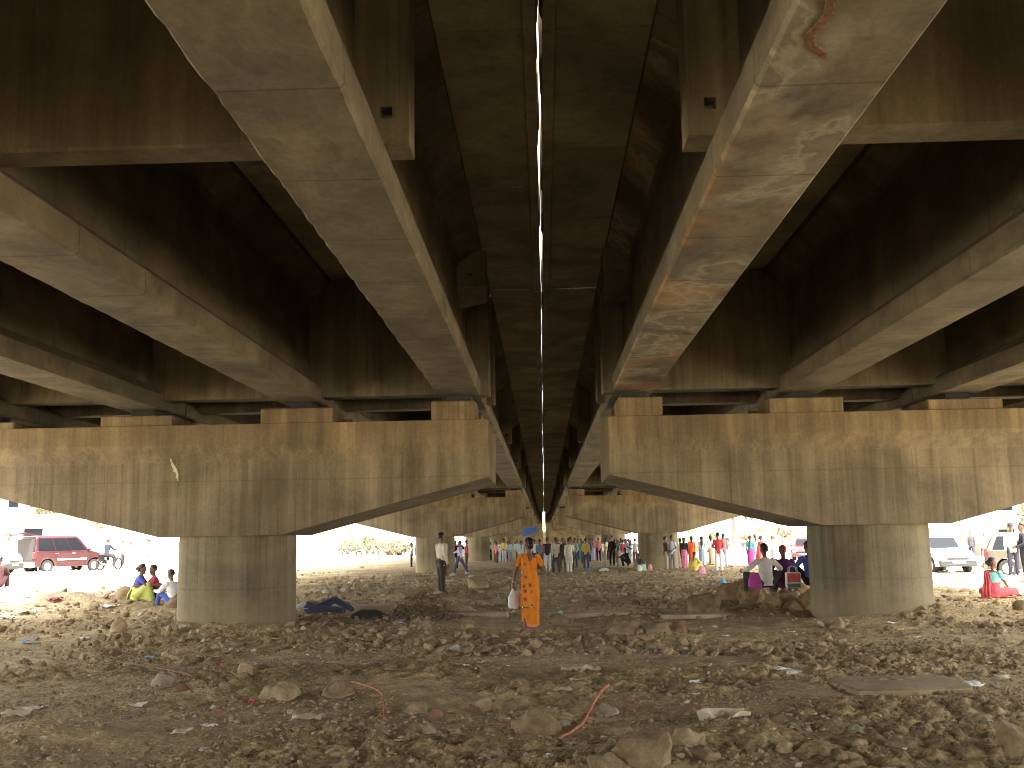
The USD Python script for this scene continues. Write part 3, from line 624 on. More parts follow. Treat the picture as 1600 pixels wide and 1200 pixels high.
# dark soil clods on the heap by the middle
hp = on_ground(655, 962); r_ = np.random.default_rng(4)
xy = hp[:2] + r_.normal(0, 1, (420, 2)) * [0.36, 0.30]; s = 0.03 + 0.11 * r_.random(420) ** 2
EP = [(rock_mesh(340 + q, 1, 0.9, 0.8, 0, 0.5), 'earth_dark') for q in range(4)]
instancer('dark_soil_heap', EP, np.stack([xy[:, 0], xy[:, 1], surface(xy[:, 0], xy[:, 1]) + s * 0.2], 1), s, r_.integers(0, 4, 420), 9, label='heap of dark crumbly soil beside the feet of the lying man', cat='soil heap', kind='stuff')

# flat pieces of old concrete
def slab_piece(px, py, w, d, h, rz, seed, lab, cat='concrete slab', m='old_concrete', sink=0.45):
    p = on_ground(px, py); r = np.random.default_rng(seed)
    a = np.linspace(0, 2 * math.pi, 15)[:-1] + r.uniform(-0.12, 0.12, 14)
    e = 6.0
    rad = (np.abs(np.cos(a)) ** e + np.abs(np.sin(a)) ** e) ** (-1 / e) * r.uniform(0.90, 1.04, 14)
    o = np.stack([np.cos(a) * rad * w / 2, np.sin(a) * rad * d / 2], 1)
    rings = [np.column_stack([o * k, np.full(14, z)]) for k, z in ((1.06, -h * 0.8), (1.02, h * 0.45), (0.985, h * 0.52), (0.94, h * 0.55))]
    v, f = loft(np.array(rings)); v = turn(v, rz)
    pr = usdkit.mesh(stage, numbered('/World', 'concrete_slab' if cat == 'concrete slab' else 'concrete_kerb'), (v, f), MATS[m], smooth=25)
    pr.AddTranslateOp().Set(Gf.Vec3d(float(p[0]), float(p[1]), float(p[2]) + h * (0.5 - sink)))
    tag(pr.GetPrim(), lab, cat)
slab_piece(1408, 1070, 1.36, 1.05, 0.10, 0.1, 1, 'flat worn concrete slab half sunk in the soil at the right', m='dusty_concrete', sink=0.72)
slab_piece(900, 1045, 0.36, 0.26, 0.07, 0.1, 2, 'flat grey concrete piece near the white paper scraps')
slab_piece(932, 1020, 0.22, 0.16, 0.06, 0.4, 3, 'small grey concrete piece behind the flat grey one')
slab_piece(1090, 965, 1.35, 0.35, 0.12, 0.02, 4, 'pale concrete kerb lying flat before the squarish boulder', 'kerb')
slab_piece(735, 962, 1.5, 0.42, 0.13, -0.03, 5, 'grey concrete kerb half buried left of the woman in orange', 'kerb')
slab_piece(930, 963, 1.9, 0.38, 0.13, 0.02, 6, 'grey concrete kerb half buried right of the woman in orange', 'kerb')
slab_piece(525, 958, 2.6, 0.75, 0.20, 0.0, 7, 'low concrete step behind the lying man', 'kerb', sink=0.2)

# orange pipes and twigs
def run_on(pts, lift):
    out = []
    for (px, py, up) in pts:
        p = on_ground(px, py); out.append([p[0], p[1], float(surface(np.array([p[0]]), np.array([p[1]]))[0]) + lift + up])
    P = np.array(out); t = np.linspace(0, len(P) - 1, 8 * len(P)); return np.stack([np.interp(t, np.arange(len(P)), P[:, c]) for c in range(3)], 1)
simple('pipe_orange', (0.40, 0.13, 0.06), 0.75, 0.45, 14); simple('twig_brown', (0.16, 0.085, 0.045), 0.9, 0.3)
def smooth_line(P, k=5):
    Q = P.copy()
    for _ in range(k): Q[1:-1] = (Q[:-2] + Q[1:-1] * 2 + Q[2:]) / 4
    return Q
obj('pipe', tube(smooth_line(run_on([(868, 1157, 0.0), (890, 1150, 0.01), (912, 1136, 0.03), (925, 1117, 0.06), (938, 1100, 0.09), (951, 1088, 0.10)], 0.012)), np.linspace(0.011, 0.016, 48)), MATS['pipe_orange'], label='curved orange plastic pipe lying by the earth covered rock', cat='pipe')
obj('pipe', tube(smooth_line(run_on([(549, 1074, 0.05), (565, 1082, 0.07), (583, 1088, 0.07), (597, 1094, 0.06), (601, 1108, 0.02), (600, 1126, 0.0)], 0.012)), 0.0085), MATS['pipe_orange'], label='bent thin orange pipe sticking out of the angular rock', cat='pipe')
obj('pipe', tube(smooth_line(run_on([(758, 1136, 0.0), (775, 1135, 0.015), (790, 1133, 0.0)], 0.012)), 0.011), MATS['rock_red'], label='short dull red pipe stub beside the lumpy rock', cat='pipe')
obj('stick', tube(smooth_line(run_on([(180, 1038, 0.02), (215, 1045, 0.03), (255, 1050, 0.04), (290, 1058, 0.03), (308, 1064, 0.0)], 0.01)), np.linspace(0.006, 0.011, 40)), MATS['twig_brown'], label='long thin brown stick lying in the left foreground', cat='stick')
obj('stick', tube(smooth_line(run_on([(500, 1085, 0.02), (540, 1083, 0.02), (575, 1080, 0.0)], 0.01)), 0.008), MATS['twig_brown'], label='short pale stick under the bent orange pipe', cat='stick')

# litter: crumpled sheets
def scrap(w, d, seed, crumple=0.35):
    r = np.random.default_rng(seed); n = 6
    u, v = np.meshgrid(np.linspace(-0.5, 0.5, n), np.linspace(-0.5, 0.5, n))
    e = 0.12 * r.normal(size=(n, n)) / n
    x, y = (u + e) * w, (v + 0.12 * r.normal(size=(n, n)) / n + 0.15 * u * r.normal()) * d
    z = min(w, d) * crumple * (meshkit.fbm(np.stack([u * 3 + seed, v * 3, u * 0], -1), 2, seed) - 0.3) * 1.6
    z = z - z.min() * 0.9
    top = np.stack([x, y, z], -1).reshape(-1, 3); bot = top - [0, 0, 0.0015]
    I, J = np.meshgrid(np.arange(n - 1), np.arange(n - 1), indexing='ij'); a = (I * n + J).ravel()
    q = np.stack([a, a + 1, a + n + 1, a + n], 1)
    ring = list(range(n)) + [i * n + n - 1 for i in range(1, n)] + [n * n - 1 - i for i in range(1, n)] + [i * n for i in range(n - 2, 0, -1)]
    ring = np.array(ring); nx_ = np.roll(ring, -1)
    side = np.stack([ring, ring + n * n, nx_ + n * n, nx_], 1)
    return np.vstack([top, bot]), np.vstack([q, q[:, ::-1] + n * n, side])
for nm, c in [('white', (0.72, 0.70, 0.64)), ('cream', (0.58, 0.50, 0.34)), ('yellow', (0.52, 0.42, 0.11)), ('light_blue', (0.20, 0.42, 0.68)), ('green', (0.16, 0.50, 0.16)), ('red', (0.50, 0.05, 0.05)), ('brown', (0.27, 0.18, 0.085)), ('pink', (0.66, 0.22, 0.25)), ('violet', (0.30, 0.22, 0.55))]:
    simple('litter_' + nm, c, 0.75, 0.15)
def put_scrap(px, py, wpx, c, lab, name='paper_scrap', cat='paper scrap', group=None, asp=0.8, cr=0.35):
    p = on_ground(px, py); q = px_size(p[1]); w = wpx * q
    v, f = scrap(w, w * asp, int(px * 7 + py), cr); v = turn(v, rr.uniform(0, 6.28) if group else rr.uniform(-0.4, 0.4))
    z = float(surface(np.array([p[0]]), np.array([p[1]]))[0]) + 0.012
    pr = usdkit.mesh(stage, numbered('/World', name), (v + [p[0], p[1], z], f), MATS['litter_' + c], smooth=35); tag(pr.GetPrim(), lab, cat, group)
for a in [(925, 1054, 24, 'cream', 'largest cream paper scrap lying right of the flat grey concrete piece'), (900, 1068, 18, 'white', 'crumpled white paper scrap below the largest cream scrap'), (855, 1002, 16, 'cream', 'cream scrap on the soil below the woman in orange'), (857, 1190, 15, 'white', 'crumpled white paper scrap at the bottom edge near the middle'),
          (284, 1149, 28, 'cream', 'torn cream paper scrap alone on smooth soil at the lower left'), (328, 1138, 18, 'white', 'small white scrap right of the torn cream one'), (480, 1128, 44, 'cream', 'long curled tan husk in the left foreground'), (1130, 1127, 76, 'cream', 'long tan strip of sacking in the lower right middle'),
          (1222, 1051, 20, 'white', 'left of the two thin white paper strips right of the middle'), (1240, 1055, 22, 'white', 'right of the two thin white paper strips right of the middle'), (1520, 1075, 30, 'white', 'folded white card wedged at the right end of the concrete slab'), (1548, 1037, 14, 'white', 'white scrap above the folded white card'),
          (215, 1104, 22, 'white', 'white and blue wrapper in the left foreground'), (190, 1106, 12, 'yellow', 'small yellow scrap beside the white and blue wrapper'), (430, 1002, 14, 'yellow', 'yellow leaf scrap in front of the left column'), (44, 1007, 20, 'light_blue', 'light blue plastic scrap at the far left'), (233, 1028, 12, 'light_blue', 'small blue scrap left of the middle of the foreground'),
          (345, 1038, 12, 'red', 'small red scrap behind the tan upright shard'), (392, 1101, 16, 'red', 'dark red scrap below the long tan rock'), (627, 973, 14, 'pink', 'pink crumpled wrapper near the dark soil heap'), (345, 990, 0, '', ''), (42, 960, 24, 'white', 'white and violet plastic sheet on the earth bank at the far left'), (85, 940, 22, 'red', 'red cloth scrap on the earth bank at the far left'), (675, 938, 16, 'white', 'white scrap on top of the dark soil heap'),
          (1080, 1022, 10, 'green', 'green leaf scrap right of the flat concrete pieces'), (1080, 1062, 24, 'yellow', 'yellowish torn packet in the middle right foreground'), (1085, 1072, 18, 'white', 'pale scrap before the yellowish torn packet'), (880, 1088, 28, 'cream', 'crumpled tan bag below the white paper scraps'), (855, 1085, 14, 'white', 'small pale crumple left of the crumpled tan bag'), (945, 962, 14, 'cream', 'tan scrap on the ground behind the kerb'),
          (170, 950, 24, 'white', 'white scrap in the rubble before the seated group'), (10, 968, 26, 'white', 'white paper at the left edge of the photo'), (130, 1000, 14, 'white', 'small white scrap on the dirt at the left'), (25, 1120, 40, 'cream', 'heap of torn cream packets at the left edge'), (50, 1112, 24, 'white', 'white shred on the heap of packets at the left edge'), (1435, 998, 12, 'white', 'white scrap right of the middle behind the slab'), (1395, 975, 12, 'white', 'white cup scrap at the foot of the right column'), (1250, 1010, 14, 'cream', 'cream scrap before the right column'),
          (1405, 986, 12, 'yellow', 'yellowish leaf before the right column'), (1570, 1062, 22, 'cream', 'cream crumple at the right edge behind the card')]:
    if a[2]: put_scrap(*a)
for j in range(130):
    px, py = rr.uniform(10, 1590), 985 + 205 * rr.random() ** 0.8
    put_scrap(px, py, rr.uniform(5, 12), rr.choice(['white', 'cream', 'cream', 'brown', 'brown', 'yellow', 'cream']), 'small pale scrap of paper or dry leaf scattered on the bare soil', group='scraps scattered on the soil', cat='scrap', name='scrap', asp=0.6)
# ------------------------------------------------------------------ people
def V(*a): v = np.array(a, float); return v / np.linalg.norm(v)
_ico = trimesh.creation.icosphere(1).vertices
_ico2 = trimesh.creation.icosphere(2).vertices
def bone(a, b, ra, rb):
    return m3.Manifold.hull_points(np.vstack([_ico * ra + a, _ico * rb + b]))
def blob(c, rx, ry, rz, ax=None, pts=_ico2):
    p = pts * [rx, ry, rz]
    if ax is not None: p = p @ ax
    return m3.Manifold.hull_points(p + c)
def ringpts(c, rx, ry, ex, ey, n=14):
    a = np.arange(n) * 2 * math.pi / n
    return c + np.outer(np.cos(a) * rx, ex) + np.outer(np.sin(a) * ry, ey)
def stack(rings):
    return [m3.Manifold.hull_points(np.vstack([rings[i], rings[i + 1]])) for i in range(len(rings) - 1)]
def fuse(parts, size, smooth=4, wrinkle=0.0, seed=0, freq=9.0):
    m = m3.Manifold.batch_boolean(parts, m3.OpType.Add).refine_to_length(size)
    me = m.to_mesh(); t = trimesh.Trimesh(me.vert_properties[:, :3], me.tri_verts, process=False)
    trimesh.smoothing.filter_taubin(t, iterations=smooth)
    v = np.array(t.vertices)
    if wrinkle: v = v + np.array(t.vertex_normals) * (wrinkle * (meshkit.fbm(v * [freq, freq, freq * 0.45] + seed, 3, seed % 50) - 0.45))[:, None]
    return v, np.array(t.faces)
POSES = {
    'stand': dict(),
    'stand2': dict(thL=(-0.06, 0.06, -1), thR=(0.10, -0.04, -1), uaL=(-0.22, -0.12, -1), faL=(0.25, 0.5, -0.8), uaR=(0.18, 0.0, -1), faR=(0.05, 0.15, -1)),
    'hands_front': dict(uaL=(-0.25, 0.1, -1), faL=(0.55, 0.7, -0.25), uaR=(0.25, 0.1, -1), faR=(-0.55, 0.7, -0.2)),
    'hip': dict(uaL=(-0.75, -0.25, -0.8), faL=(0.75, 0.25, -0.55), uaR=(0.2, 0, -1), faR=(0.05, 0.2, -1)),
    'walk': dict(thL=(-0.02, 0.38, -1), shL=(0, 0.05, -1), thR=(0.02, -0.18, -1), shR=(0, -0.42, -1), uaL=(-0.16, -0.35, -1), faL=(0, 0.0, -1), uaR=(0.16, 0.35, -1), faR=(0, 0.6, -0.9)),
    'stride': dict(thL=(-0.02, 0.52, -1), shL=(0, 0.22, -1), thR=(0.02, -0.42, -1), shR=(0, -0.62, -1), uaL=(-0.15, -0.5, -1), faL=(0, -0.2, -1), uaR=(0.12, 0.75, -0.6), faR=(0, 0.9, -0.35)),
    'back_hands': dict(uaL=(-0.3, -0.25, -1), faL=(0.7, -0.45, -0.5), uaR=(0.3, -0.25, -1), faR=(-0.7, -0.45, -0.5)),
    'talk': dict(uaL=(-0.25, 0.3, -1), faL=(0.1, 0.9, 0.5), uaR=(0.2, 0, -1), faR=(0.0, 0.2, -1)),
    'bend': dict(spine=(0, 0.75, 0.75), uaL=(-0.1, 0.5, -1), faL=(0, 0.3, -1), uaR=(0.1, 0.5, -1), faR=(0, 0.3, -1)),
    'sit_knees': dict(hz=0.085, spine=(0, 0.22, 1), thL=(-0.28, 0.75, 0.62), shL=(0.0, 0.25, -1), thR=(0.28, 0.75, 0.62), shR=(0.0, 0.25, -1), uaL=(-0.35, 0.6, -0.75), faL=(0.25, 0.9, 0.05), uaR=(0.35, 0.6, -0.75), faR=(-0.25, 0.9, 0.05)),
    'sit_wide': dict(hz=0.085, spine=(0, 0.12, 1), thL=(-0.75, 0.6, 0.5), shL=(0.15, 0.45, -0.85), thR=(0.75, 0.6, 0.5), shR=(-0.15, 0.45, -0.85), uaL=(-0.85, 0.25, -0.75), faL=(-0.1, 0.75, -0.1), uaR=(0.85, 0.25, -0.75), faR=(0.1, 0.75, -0.1)),
    'sit_cross': dict(hz=0.085, spine=(0, 0.15, 1), thL=(-0.8, 0.75, 0.05), shL=(0.95, 0.2, -0.12), thR=(0.8, 0.75, 0.05), shR=(-0.95, 0.05, -0.10), uaL=(-0.3, 0.35, -1), faL=(0.2, 0.85, -0.3), uaR=(0.3, 0.35, -1), faR=(-0.2, 0.85, -0.3)),
    'squat': dict(hz=0.16, spine=(0, 0.45, 1), thL=(-0.25, 0.8, 0.5), shL=(0.0, -0.35, -1), thR=(0.25, 0.8, 0.5), shR=(0.0, -0.35, -1), uaL=(-0.2, 0.8, -0.6), faL=(0.2, 0.9, 0.0), uaR=(0.2, 0.8, -0.6), faR=(-0.2, 0.9, 0.0)),
    'ride': dict(hz=0.47, spine=(0, 0.15, 1), thL=(-0.3, 0.9, -0.35), shL=(0, -0.15, -1), thR=(0.3, 0.9, -0.35), shR=(0, -0.15, -1), uaL=(-0.25, 0.6, -0.7), faL=(0, 1, -0.1), uaR=(0.25, 0.6, -0.7), faR=(0, 1, -0.1)),
}
def hand_parts(w, d, side, n, grip, fine):
    """w wrist, d direction, n palm normal: palm, four unequal bent fingers, thumb."""
    d = V(*d); n = n - d * (n @ d); n = V(*n); s = np.cross(d, n) * side
    out = [m3.Manifold.hull_points(np.vstack([_ico * 0.011 + w + s * e * 0.016 + d * q for e in (-1, 1) for q in (0.008, 0.05)]))]
    if not fine:
        out.append(bone(w + d * 0.055, w + d * 0.095 + n * 0.012, 0.016, 0.009)); return out
    for i, (o, L) in enumerate(zip((-0.0175, -0.006, 0.006, 0.0175), (0.042, 0.048, 0.045, 0.035))):
        a = w + d * 0.052 + s * o
        g = grip
        b = a + (d * math.cos(g) + n * math.sin(g)) * L * 0.55
        c = b + (d * math.cos(2.2 * g) + n * math.sin(2.2 * g)) * L * 0.5
        out += [bone(a - d * 0.01, b, 0.0052, 0.0048), bone(b, c, 0.0048, 0.0040)]
    a = w + d * 0.018 - s * 0.016; b = a + (d * 0.6 - s * 0.7 + n * 0.35) * 0.028; c = b + (d * 0.75 + n * 0.6 - s * 0.1) * 0.022
    out += [bone(a, b, 0.0075, 0.0062), bone(b, c, 0.0062, 0.0048)]
    return out
PERSONS = []
def person(label, loc, rz, H, pose='stand', top=None, top_kind='shirt', bottom=None, bottom_kind='trousers', hair='short', skin=None, tol=0.036, fine=False, head_turn=0.0, long_sleeve=True,
           scarf=None, shoes=None, seed=0, extra=None, slim=1.0, hem_lift=0.0, build=1.0, spine_over=None, group=None, pallu=None, dirt=None, cap=None, lie=False):
    P = dict(hz=0.515, spine=(0, 0.02, 1), thL=(-0.03, 0.03, -1), shL=(0, -0.03, -1), thR=(0.05, -0.01, -1), shR=(0.02, -0.03, -1), uaL=(-0.17, -0.03, -1), faL=(-0.02, 0.16, -1), uaR=(0.17, -0.03, -1), faR=(0.02, 0.16, -1))
    P.update(POSES.get(pose, {})); P.update(spine_over or {})
    seated = P['hz'] < 0.3
    skin = skin or SKIN
    X = np.array([1.0, 0, 0]); sp = V(*P['spine']); ey = V(*np.cross(sp, X)) * -1 if False else V(*np.cross(sp, X)); ey = ey if ey[1] > 0 or abs(sp[2]) < 0.3 else -ey
    hc = np.array([0, 0, P['hz']])
    neck = hc + sp * 0.305; hd = V(*(sp * 0.75 + np.array([0, 0.02, 0.45]))) if not lie else sp
    hcen = neck + hd * 0.108
    J = {}
    for s, sg in (('L', -1), ('R', 1)):
        hip = hc + X * 0.05 * sg; kn = hip + V(*P['th' + s]) * 0.245; an = kn + V(*P['sh' + s]) * 0.235
        sh = hc + sp * 0.282 + X * 0.095 * sg * build; el = sh + V(*P['ua' + s]) * 0.165; wr = el + V(*P['fa' + s]) * 0.145
        J[s] = dict(hip=hip, kn=kn, an=an, sh=sh, el=el, wr=wr)
    if not seated and not lie and pose != 'ride':      # lower or raise the figure until its lower foot stands on the ground
        dz = 0.038 - min(J['L']['an'][2], J['R']['an'][2])
        for s in J: J[s] = {k: v + [0, 0, dz] for k, v in J[s].items()}
        hc = hc + [0, 0, dz]; neck = neck + [0, 0, dz]; hcen = hcen + [0, 0, dz]
    ct, st_ = math.cos(head_turn), math.sin(head_turn)
    hx = np.array([ct, st_, 0]); hz_ = hd; hy = V(*np.cross(hz_, hx)); hx = np.cross(hy, hz_)
    hx, hy, hz_ = hx * 1.09, hy * 1.09, hz_ * 1.09
    AX = np.stack([hx, hy, hz_])
    def hp(x, y, z): return hcen + hx * x + hy * y + hz_ * z
    b = build
    R_ = [ringpts(hc + sp * q, rx * b, ry, X, ey) for q, rx, ry in ((-0.03, 0.075, 0.055), (0.03, 0.086, 0.058), (0.10, 0.074, 0.050), (0.20, 0.086, 0.056), (0.27, 0.092, 0.048), (0.305, 0.05, 0.034))]
    parts = stack(R_) + [bone(neck - sp * 0.02, hp(0, -0.006, -0.05), 0.031, 0.028)]
    # head with jaw, nose, ears, brow
    sk = np.vstack([_ico2 * [0.041, 0.052, 0.050] @ AX + hp(0, -0.004, 0.016), _ico * [0.028, 0.034, 0.022] @ AX + hp(0, 0.014, -0.042), _ico * [0.012, 0.010, 0.008] @ AX + hp(0, 0.036, -0.058)])
    parts += [m3.Manifold.hull_points(sk), m3.Manifold.hull_points(np.array([hp(0, 0.044, 0.012), hp(-0.009, 0.042, -0.018), hp(0.009, 0.042, -0.018), hp(0, 0.062, -0.015), hp(0, 0.035, -0.02)])),
              blob(hp(-0.042, -0.004, -0.004), 0.006, 0.012, 0.018, AX, _ico), blob(hp(0.042, -0.004, -0.004), 0.006, 0.012, 0.018, AX, _ico), blob(hp(0, 0.046, -0.036), 0.014, 0.006, 0.006, AX, _ico)]
    for s, sg in (('L', -1), ('R', 1)):
        j = J[s]
        parts += [bone(j['sh'] - sp * 0.004, j['el'], 0.029 * b, 0.021), bone(j['el'], j['wr'], 0.021, 0.0135), bone(j['hip'], j['kn'], 0.052 * b, 0.032), bone(j['kn'], j['an'], 0.030, 0.019)]
        fd = V(0.12 * sg, 1, 0) if not lie else V(0.2 * sg, 0.3, 0.9) * -1 + 0
        if lie: fd = V(0.25 * sg, 0.95, -0.2)
        ft = j['an'] + np.array([0, 0, -0.02 if not lie else 0.0])
        parts.append(m3.Manifold.hull_points(np.vstack([_ico * 0.017 + ft - fd * 0.022, _ico * 0.013 + ft + fd * 0.075 + [0, 0, -0.004], _ico * 0.018 + ft + fd * 0.04, _ico * 0.019 + j['an']])))
        n = X * -sg + np.array([0, 0.25, 0])
        parts += hand_parts(j['wr'], V(*P['fa' + s]), sg, n, P.get('grip' + s, 0.35), fine)
    root = thing('person', loc, rz, label=label, cat='person', group=group)
    def add(name, me, m, sm=50):
        return obj(name, (np.asarray(me[0]) * H, me[1]), m, root, smooth=sm)
    body = add('body', fuse(parts, tol if not fine else 0.012, 2 if fine else 3), skin)
    for sg in (-1, 1): obj('eye', (np.array(_ico * 0.0062 @ AX + hp(0.017 * sg, 0.0435, 0.004)) * H, trimesh.creation.icosphere(1).faces), HAIR, root, smooth=True) if fine else None
    # hair
    hm = HAIR
    hpts = np.array([p for p in _ico2 * [0.051, 0.063, 0.062] if p[2] > (0.006 + 0.75 * max(0, p[1]) if p[1] > 0 else 0.006 + 0.85 * p[1])])
    hs = [m3.Manifold.hull_points(hpts @ AX + hp(0, -0.006, 0.018))]
    if hair == 'bun': hs += [blob(hp(0, -0.070, 0.0), 0.028, 0.024, 0.027, AX, _ico), blob(hp(0, -0.045, -0.012), 0.038, 0.022, 0.036, AX, _ico)]
    if hair == 'braid': hs += [bone(hp(0, -0.05, -0.015), neck - ey * 0.05, 0.022, 0.018), bone(neck - ey * 0.05, hc + sp * 0.10 - ey * 0.068, 0.018, 0.009)]
    if hair == 'long': hs += [m3.Manifold.hull_points(np.vstack([_ico * 0.03 + hp(0.012, -0.035, -0.03), _ico * 0.03 + hp(-0.012, -0.035, -0.03), _ico * 0.022 + neck - ey * 0.035 - sp * 0.06]))]
    if cap: hs = [blob(hp(0, -0.004, 0.030), 0.047, 0.057, 0.042, AX), m3.Manifold.hull_points(np.vstack([_ico * [0.03, 0.012, 0.004] @ AX + hp(0, 0.045, 0.03), _ico * [0.024, 0.010, 0.003] @ AX + hp(0, 0.088, 0.022)]))]
    add('cap' if cap else 'hair', fuse(hs, tol if not fine else 0.014, 2, 0.006, seed, 30), C(cap) if cap else hm)
    if scarf:
        sc = [blob(hp(0, -0.008, 0.012), 0.052, 0.060, 0.062, AX), bone(hp(0, -0.03, -0.03), neck - ey * 0.03 - sp * 0.10, 0.045, 0.055)]
        add('head_scarf', fuse(sc, tol, 3, 0.01, seed), C(scarf))
    # upper garment
    g = 0.012
    if top:
        low = {'shirt': -0.055, 'kurta': -0.20, 'blouse': 0.17, 'tshirt': -0.04}[top_kind]
        if seated or pose in ('bend', 'ride') or lie: low = max(low, -0.035)
        lv = [(low, 0.098 * b + (0.012 if top_kind == 'kurta' else 0), 0.068), (0.04, 0.095 * b, 0.066), (0.11, 0.084 * b, 0.062), (0.20, 0.091 * b, 0.066), (0.268, 0.096 * b, 0.056), (0.300, 0.066 * b, 0.044), (0.315, 0.042, 0.038)]
        if top_kind == 'blouse': lv = [(0.125, 0.083 * b, 0.060), (0.21, 0.092 * b, 0.066), (0.258, 0.094 * b, 0.056), (0.279, 0.084 * b, 0.043)]
        if fine: lv = [(q, rx * 0.965, ry * 0.93) for q, rx, ry in lv]
        pr = stack([ringpts(hc + sp * q, rx, ry, X, ey, 16) for q, rx, ry in lv])
        for s in 'LR':
            j = J[s]
            pr.append(bone(j['sh'] - sp * 0.006, j['sh'] + (j['el'] - j['sh']) * (1.0 if long_sleeve else 0.62), 0.038 * b, 0.030))
            if long_sleeve: pr.append(bone(j['el'], j['wr'] - V(*P['fa' + s]) * 0.005, 0.030, 0.021))
        if top_kind == 'blouse' and fine:               # deep scooped back
            pr = [m3.Manifold.batch_boolean(pr, m3.OpType.Add) - blob(hc + sp * 0.285 - ey * 0.075, 0.046, 0.055, 0.062, np.stack([X, ey, sp]))]
        add({'shirt': 'shirt', 'kurta': 'kurta', 'blouse': 'blouse', 'tshirt': 'shirt'}[top_kind], fuse(pr, tol if not fine else 0.016, 3 if not fine else 4, 0.016, seed, 11), C(top))
    # lower garment
    if bottom:
        if bottom_kind == 'trousers' or (seated and bottom_kind in ('trousers',)) or pose == 'ride' or lie:
            pr = stack([ringpts(hc + sp * q, rx * b, ry, X, ey) for q, rx, ry in ((-0.05, 0.083, 0.063), (0.03, 0.092, 0.064), (0.075, 0.086, 0.060))])
            for s in 'LR':
                j = J[s]; sd = V(*(j['an'] - j['kn']))
                pr += [bone(j['hip'], j['kn'], 0.060 * b, 0.041), bone(j['kn'], j['an'] + sd * 0.006, 0.040, 0.033)]
            add('trousers', fuse(pr, tol if not fine else 0.018, 3, 0.018, seed + 7, 10), C(bottom))
        elif seated:
            pr = stack([ringpts(hc + sp * q, rx * b, ry, X, ey) for q, rx, ry in ((-0.07, 0.095, 0.08), (0.03, 0.105, 0.075), (0.14, 0.085, 0.06))])
            for s in 'LR':
                j = J[s]; pr += [bone(j['hip'], j['kn'], 0.075, 0.055), bone(j['kn'], j['an'], 0.052, 0.045)]
            a, c = J['L'], J['R']
            pr.append(m3.Manifold.hull_points(np.vstack([_ico * 0.05 + q for q in (a['kn'], c['kn'], a['an'] + [0, 0, 0.03], c['an'] + [0, 0, 0.03], hc)])))
            add('sari' if bottom_kind == 'sari' else 'skirt', fuse(pr, tol, 3, 0.022, seed + 3, 9), C(bottom))
        else:                                         # a long skirt, sari or wrapped cloth, open folds running down
            N = 36; M = 14; rings = []
            mid = (J['L']['an'] + J['R']['an']) / 2; spread = abs(J['L']['an'] - J['R']['an']) / 2
            top_c = hc + sp * (0.132 if fine else 0.105); hem = 0.028 if bottom_kind != 'lungi' else 0.05
            a = np.arange(N) * 2 * math.pi / N
            for q in range(M):
                t = q / (M - 1); c = top_c * (1 - t) + np.array([mid[0] * t, mid[1] * t, 0]) + [0, 0, 0]
                c[2] = top_c[2] * (1 - t) + hem * t
                wob = np.interp(t, [0, 0.2, 0.45, 1], [0.080, 0.106, 0.094, 0.060]) * b; dep = np.interp(t, [0, 0.2, 0.45, 1], [0.060, 0.076, 0.072, 0.066])
                fold = slim * (1 + 0.13 * t * np.sin(a * 6 + seed + 2.5 * t) + 0.07 * t * np.sin(a * 10 + 1.7 * seed - t))
                rings.append(c + np.outer(np.cos(a) * (wob + spread[0] * t * 0.5) * fold, X) + np.outer(np.sin(a) * (dep + spread[1] * t * 0.85) * fold, [0, 1, 0]) + np.outer(0.006 * t ** 3 * np.sin(a * 3 + seed) + hem_lift * t ** 2 * np.clip(-np.cos(a + 0.5), 0, 1), [0, 0, 1]))
            add({'sari': 'sari', 'skirt': 'skirt', 'lungi': 'lungi'}[bottom_kind], loft(np.array(rings)), C(bottom), 60)
    if pallu:                                          # the loose end of a sari: over the left shoulder, down the back; and across the chest
        def band(centres, halves, wdirs, name, m, th=0.007):
            rings = []
            for c, h, w in zip(centres, halves, wdirs):
                w = V(*w); nrm = V(*np.cross(w, [0, 0, 1.0])) if abs(w[2]) < 0.9 else ey
                u = np.linspace(-1, 1, 9); fl = 0.011 * np.sin(u * 8 + c[2] * 16)
                f_ = [c + w * h * q + nrm * (e + th) for q, e in zip(u, fl)]; k_ = [c + w * h * q + nrm * e for q, e in zip(u[::-1], fl[::-1])]
                rings.append(f_ + k_)
            rr_ = np.array(rings); tt = np.linspace(0, len(rr_) - 1, 26)
            i0 = np.minimum(tt.astype(int), len(rr_) - 2); fr = (tt - i0)[:, None, None]
            return loft(rr_[i0] * (1 - fr) + rr_[i0 + 1] * fr)
        L = J['L']['sh']
        cs = [hc + sp * 0.11 + X * 0.03 + ey * 0.080, hc + sp * 0.22 - X * 0.03 + ey * 0.078, L + X * 0.030 + sp * 0.040, L + X * 0.036 - ey * 0.060 - sp * 0.02, hc + sp * 0.12 - X * 0.040 - ey * 0.085, hc - X * 0.045 - ey * 0.118, hc - X * 0.050 - ey * 0.140 - [0, 0, 0.16], hc - X * 0.045 - ey * 0.152 - [0, 0, 0.275]]
        hv = [0.055, 0.050, 0.034, 0.042, 0.052, 0.064, 0.072, 0.080]; wd = [X + sp * 0.6, X + sp * 0.5, X, X, X, X, X, X]
        me = band(cs, hv, wd, 'pallu', None)
        pl = add('pallu', me, MATS.get(pallu) or C(pallu), 60)
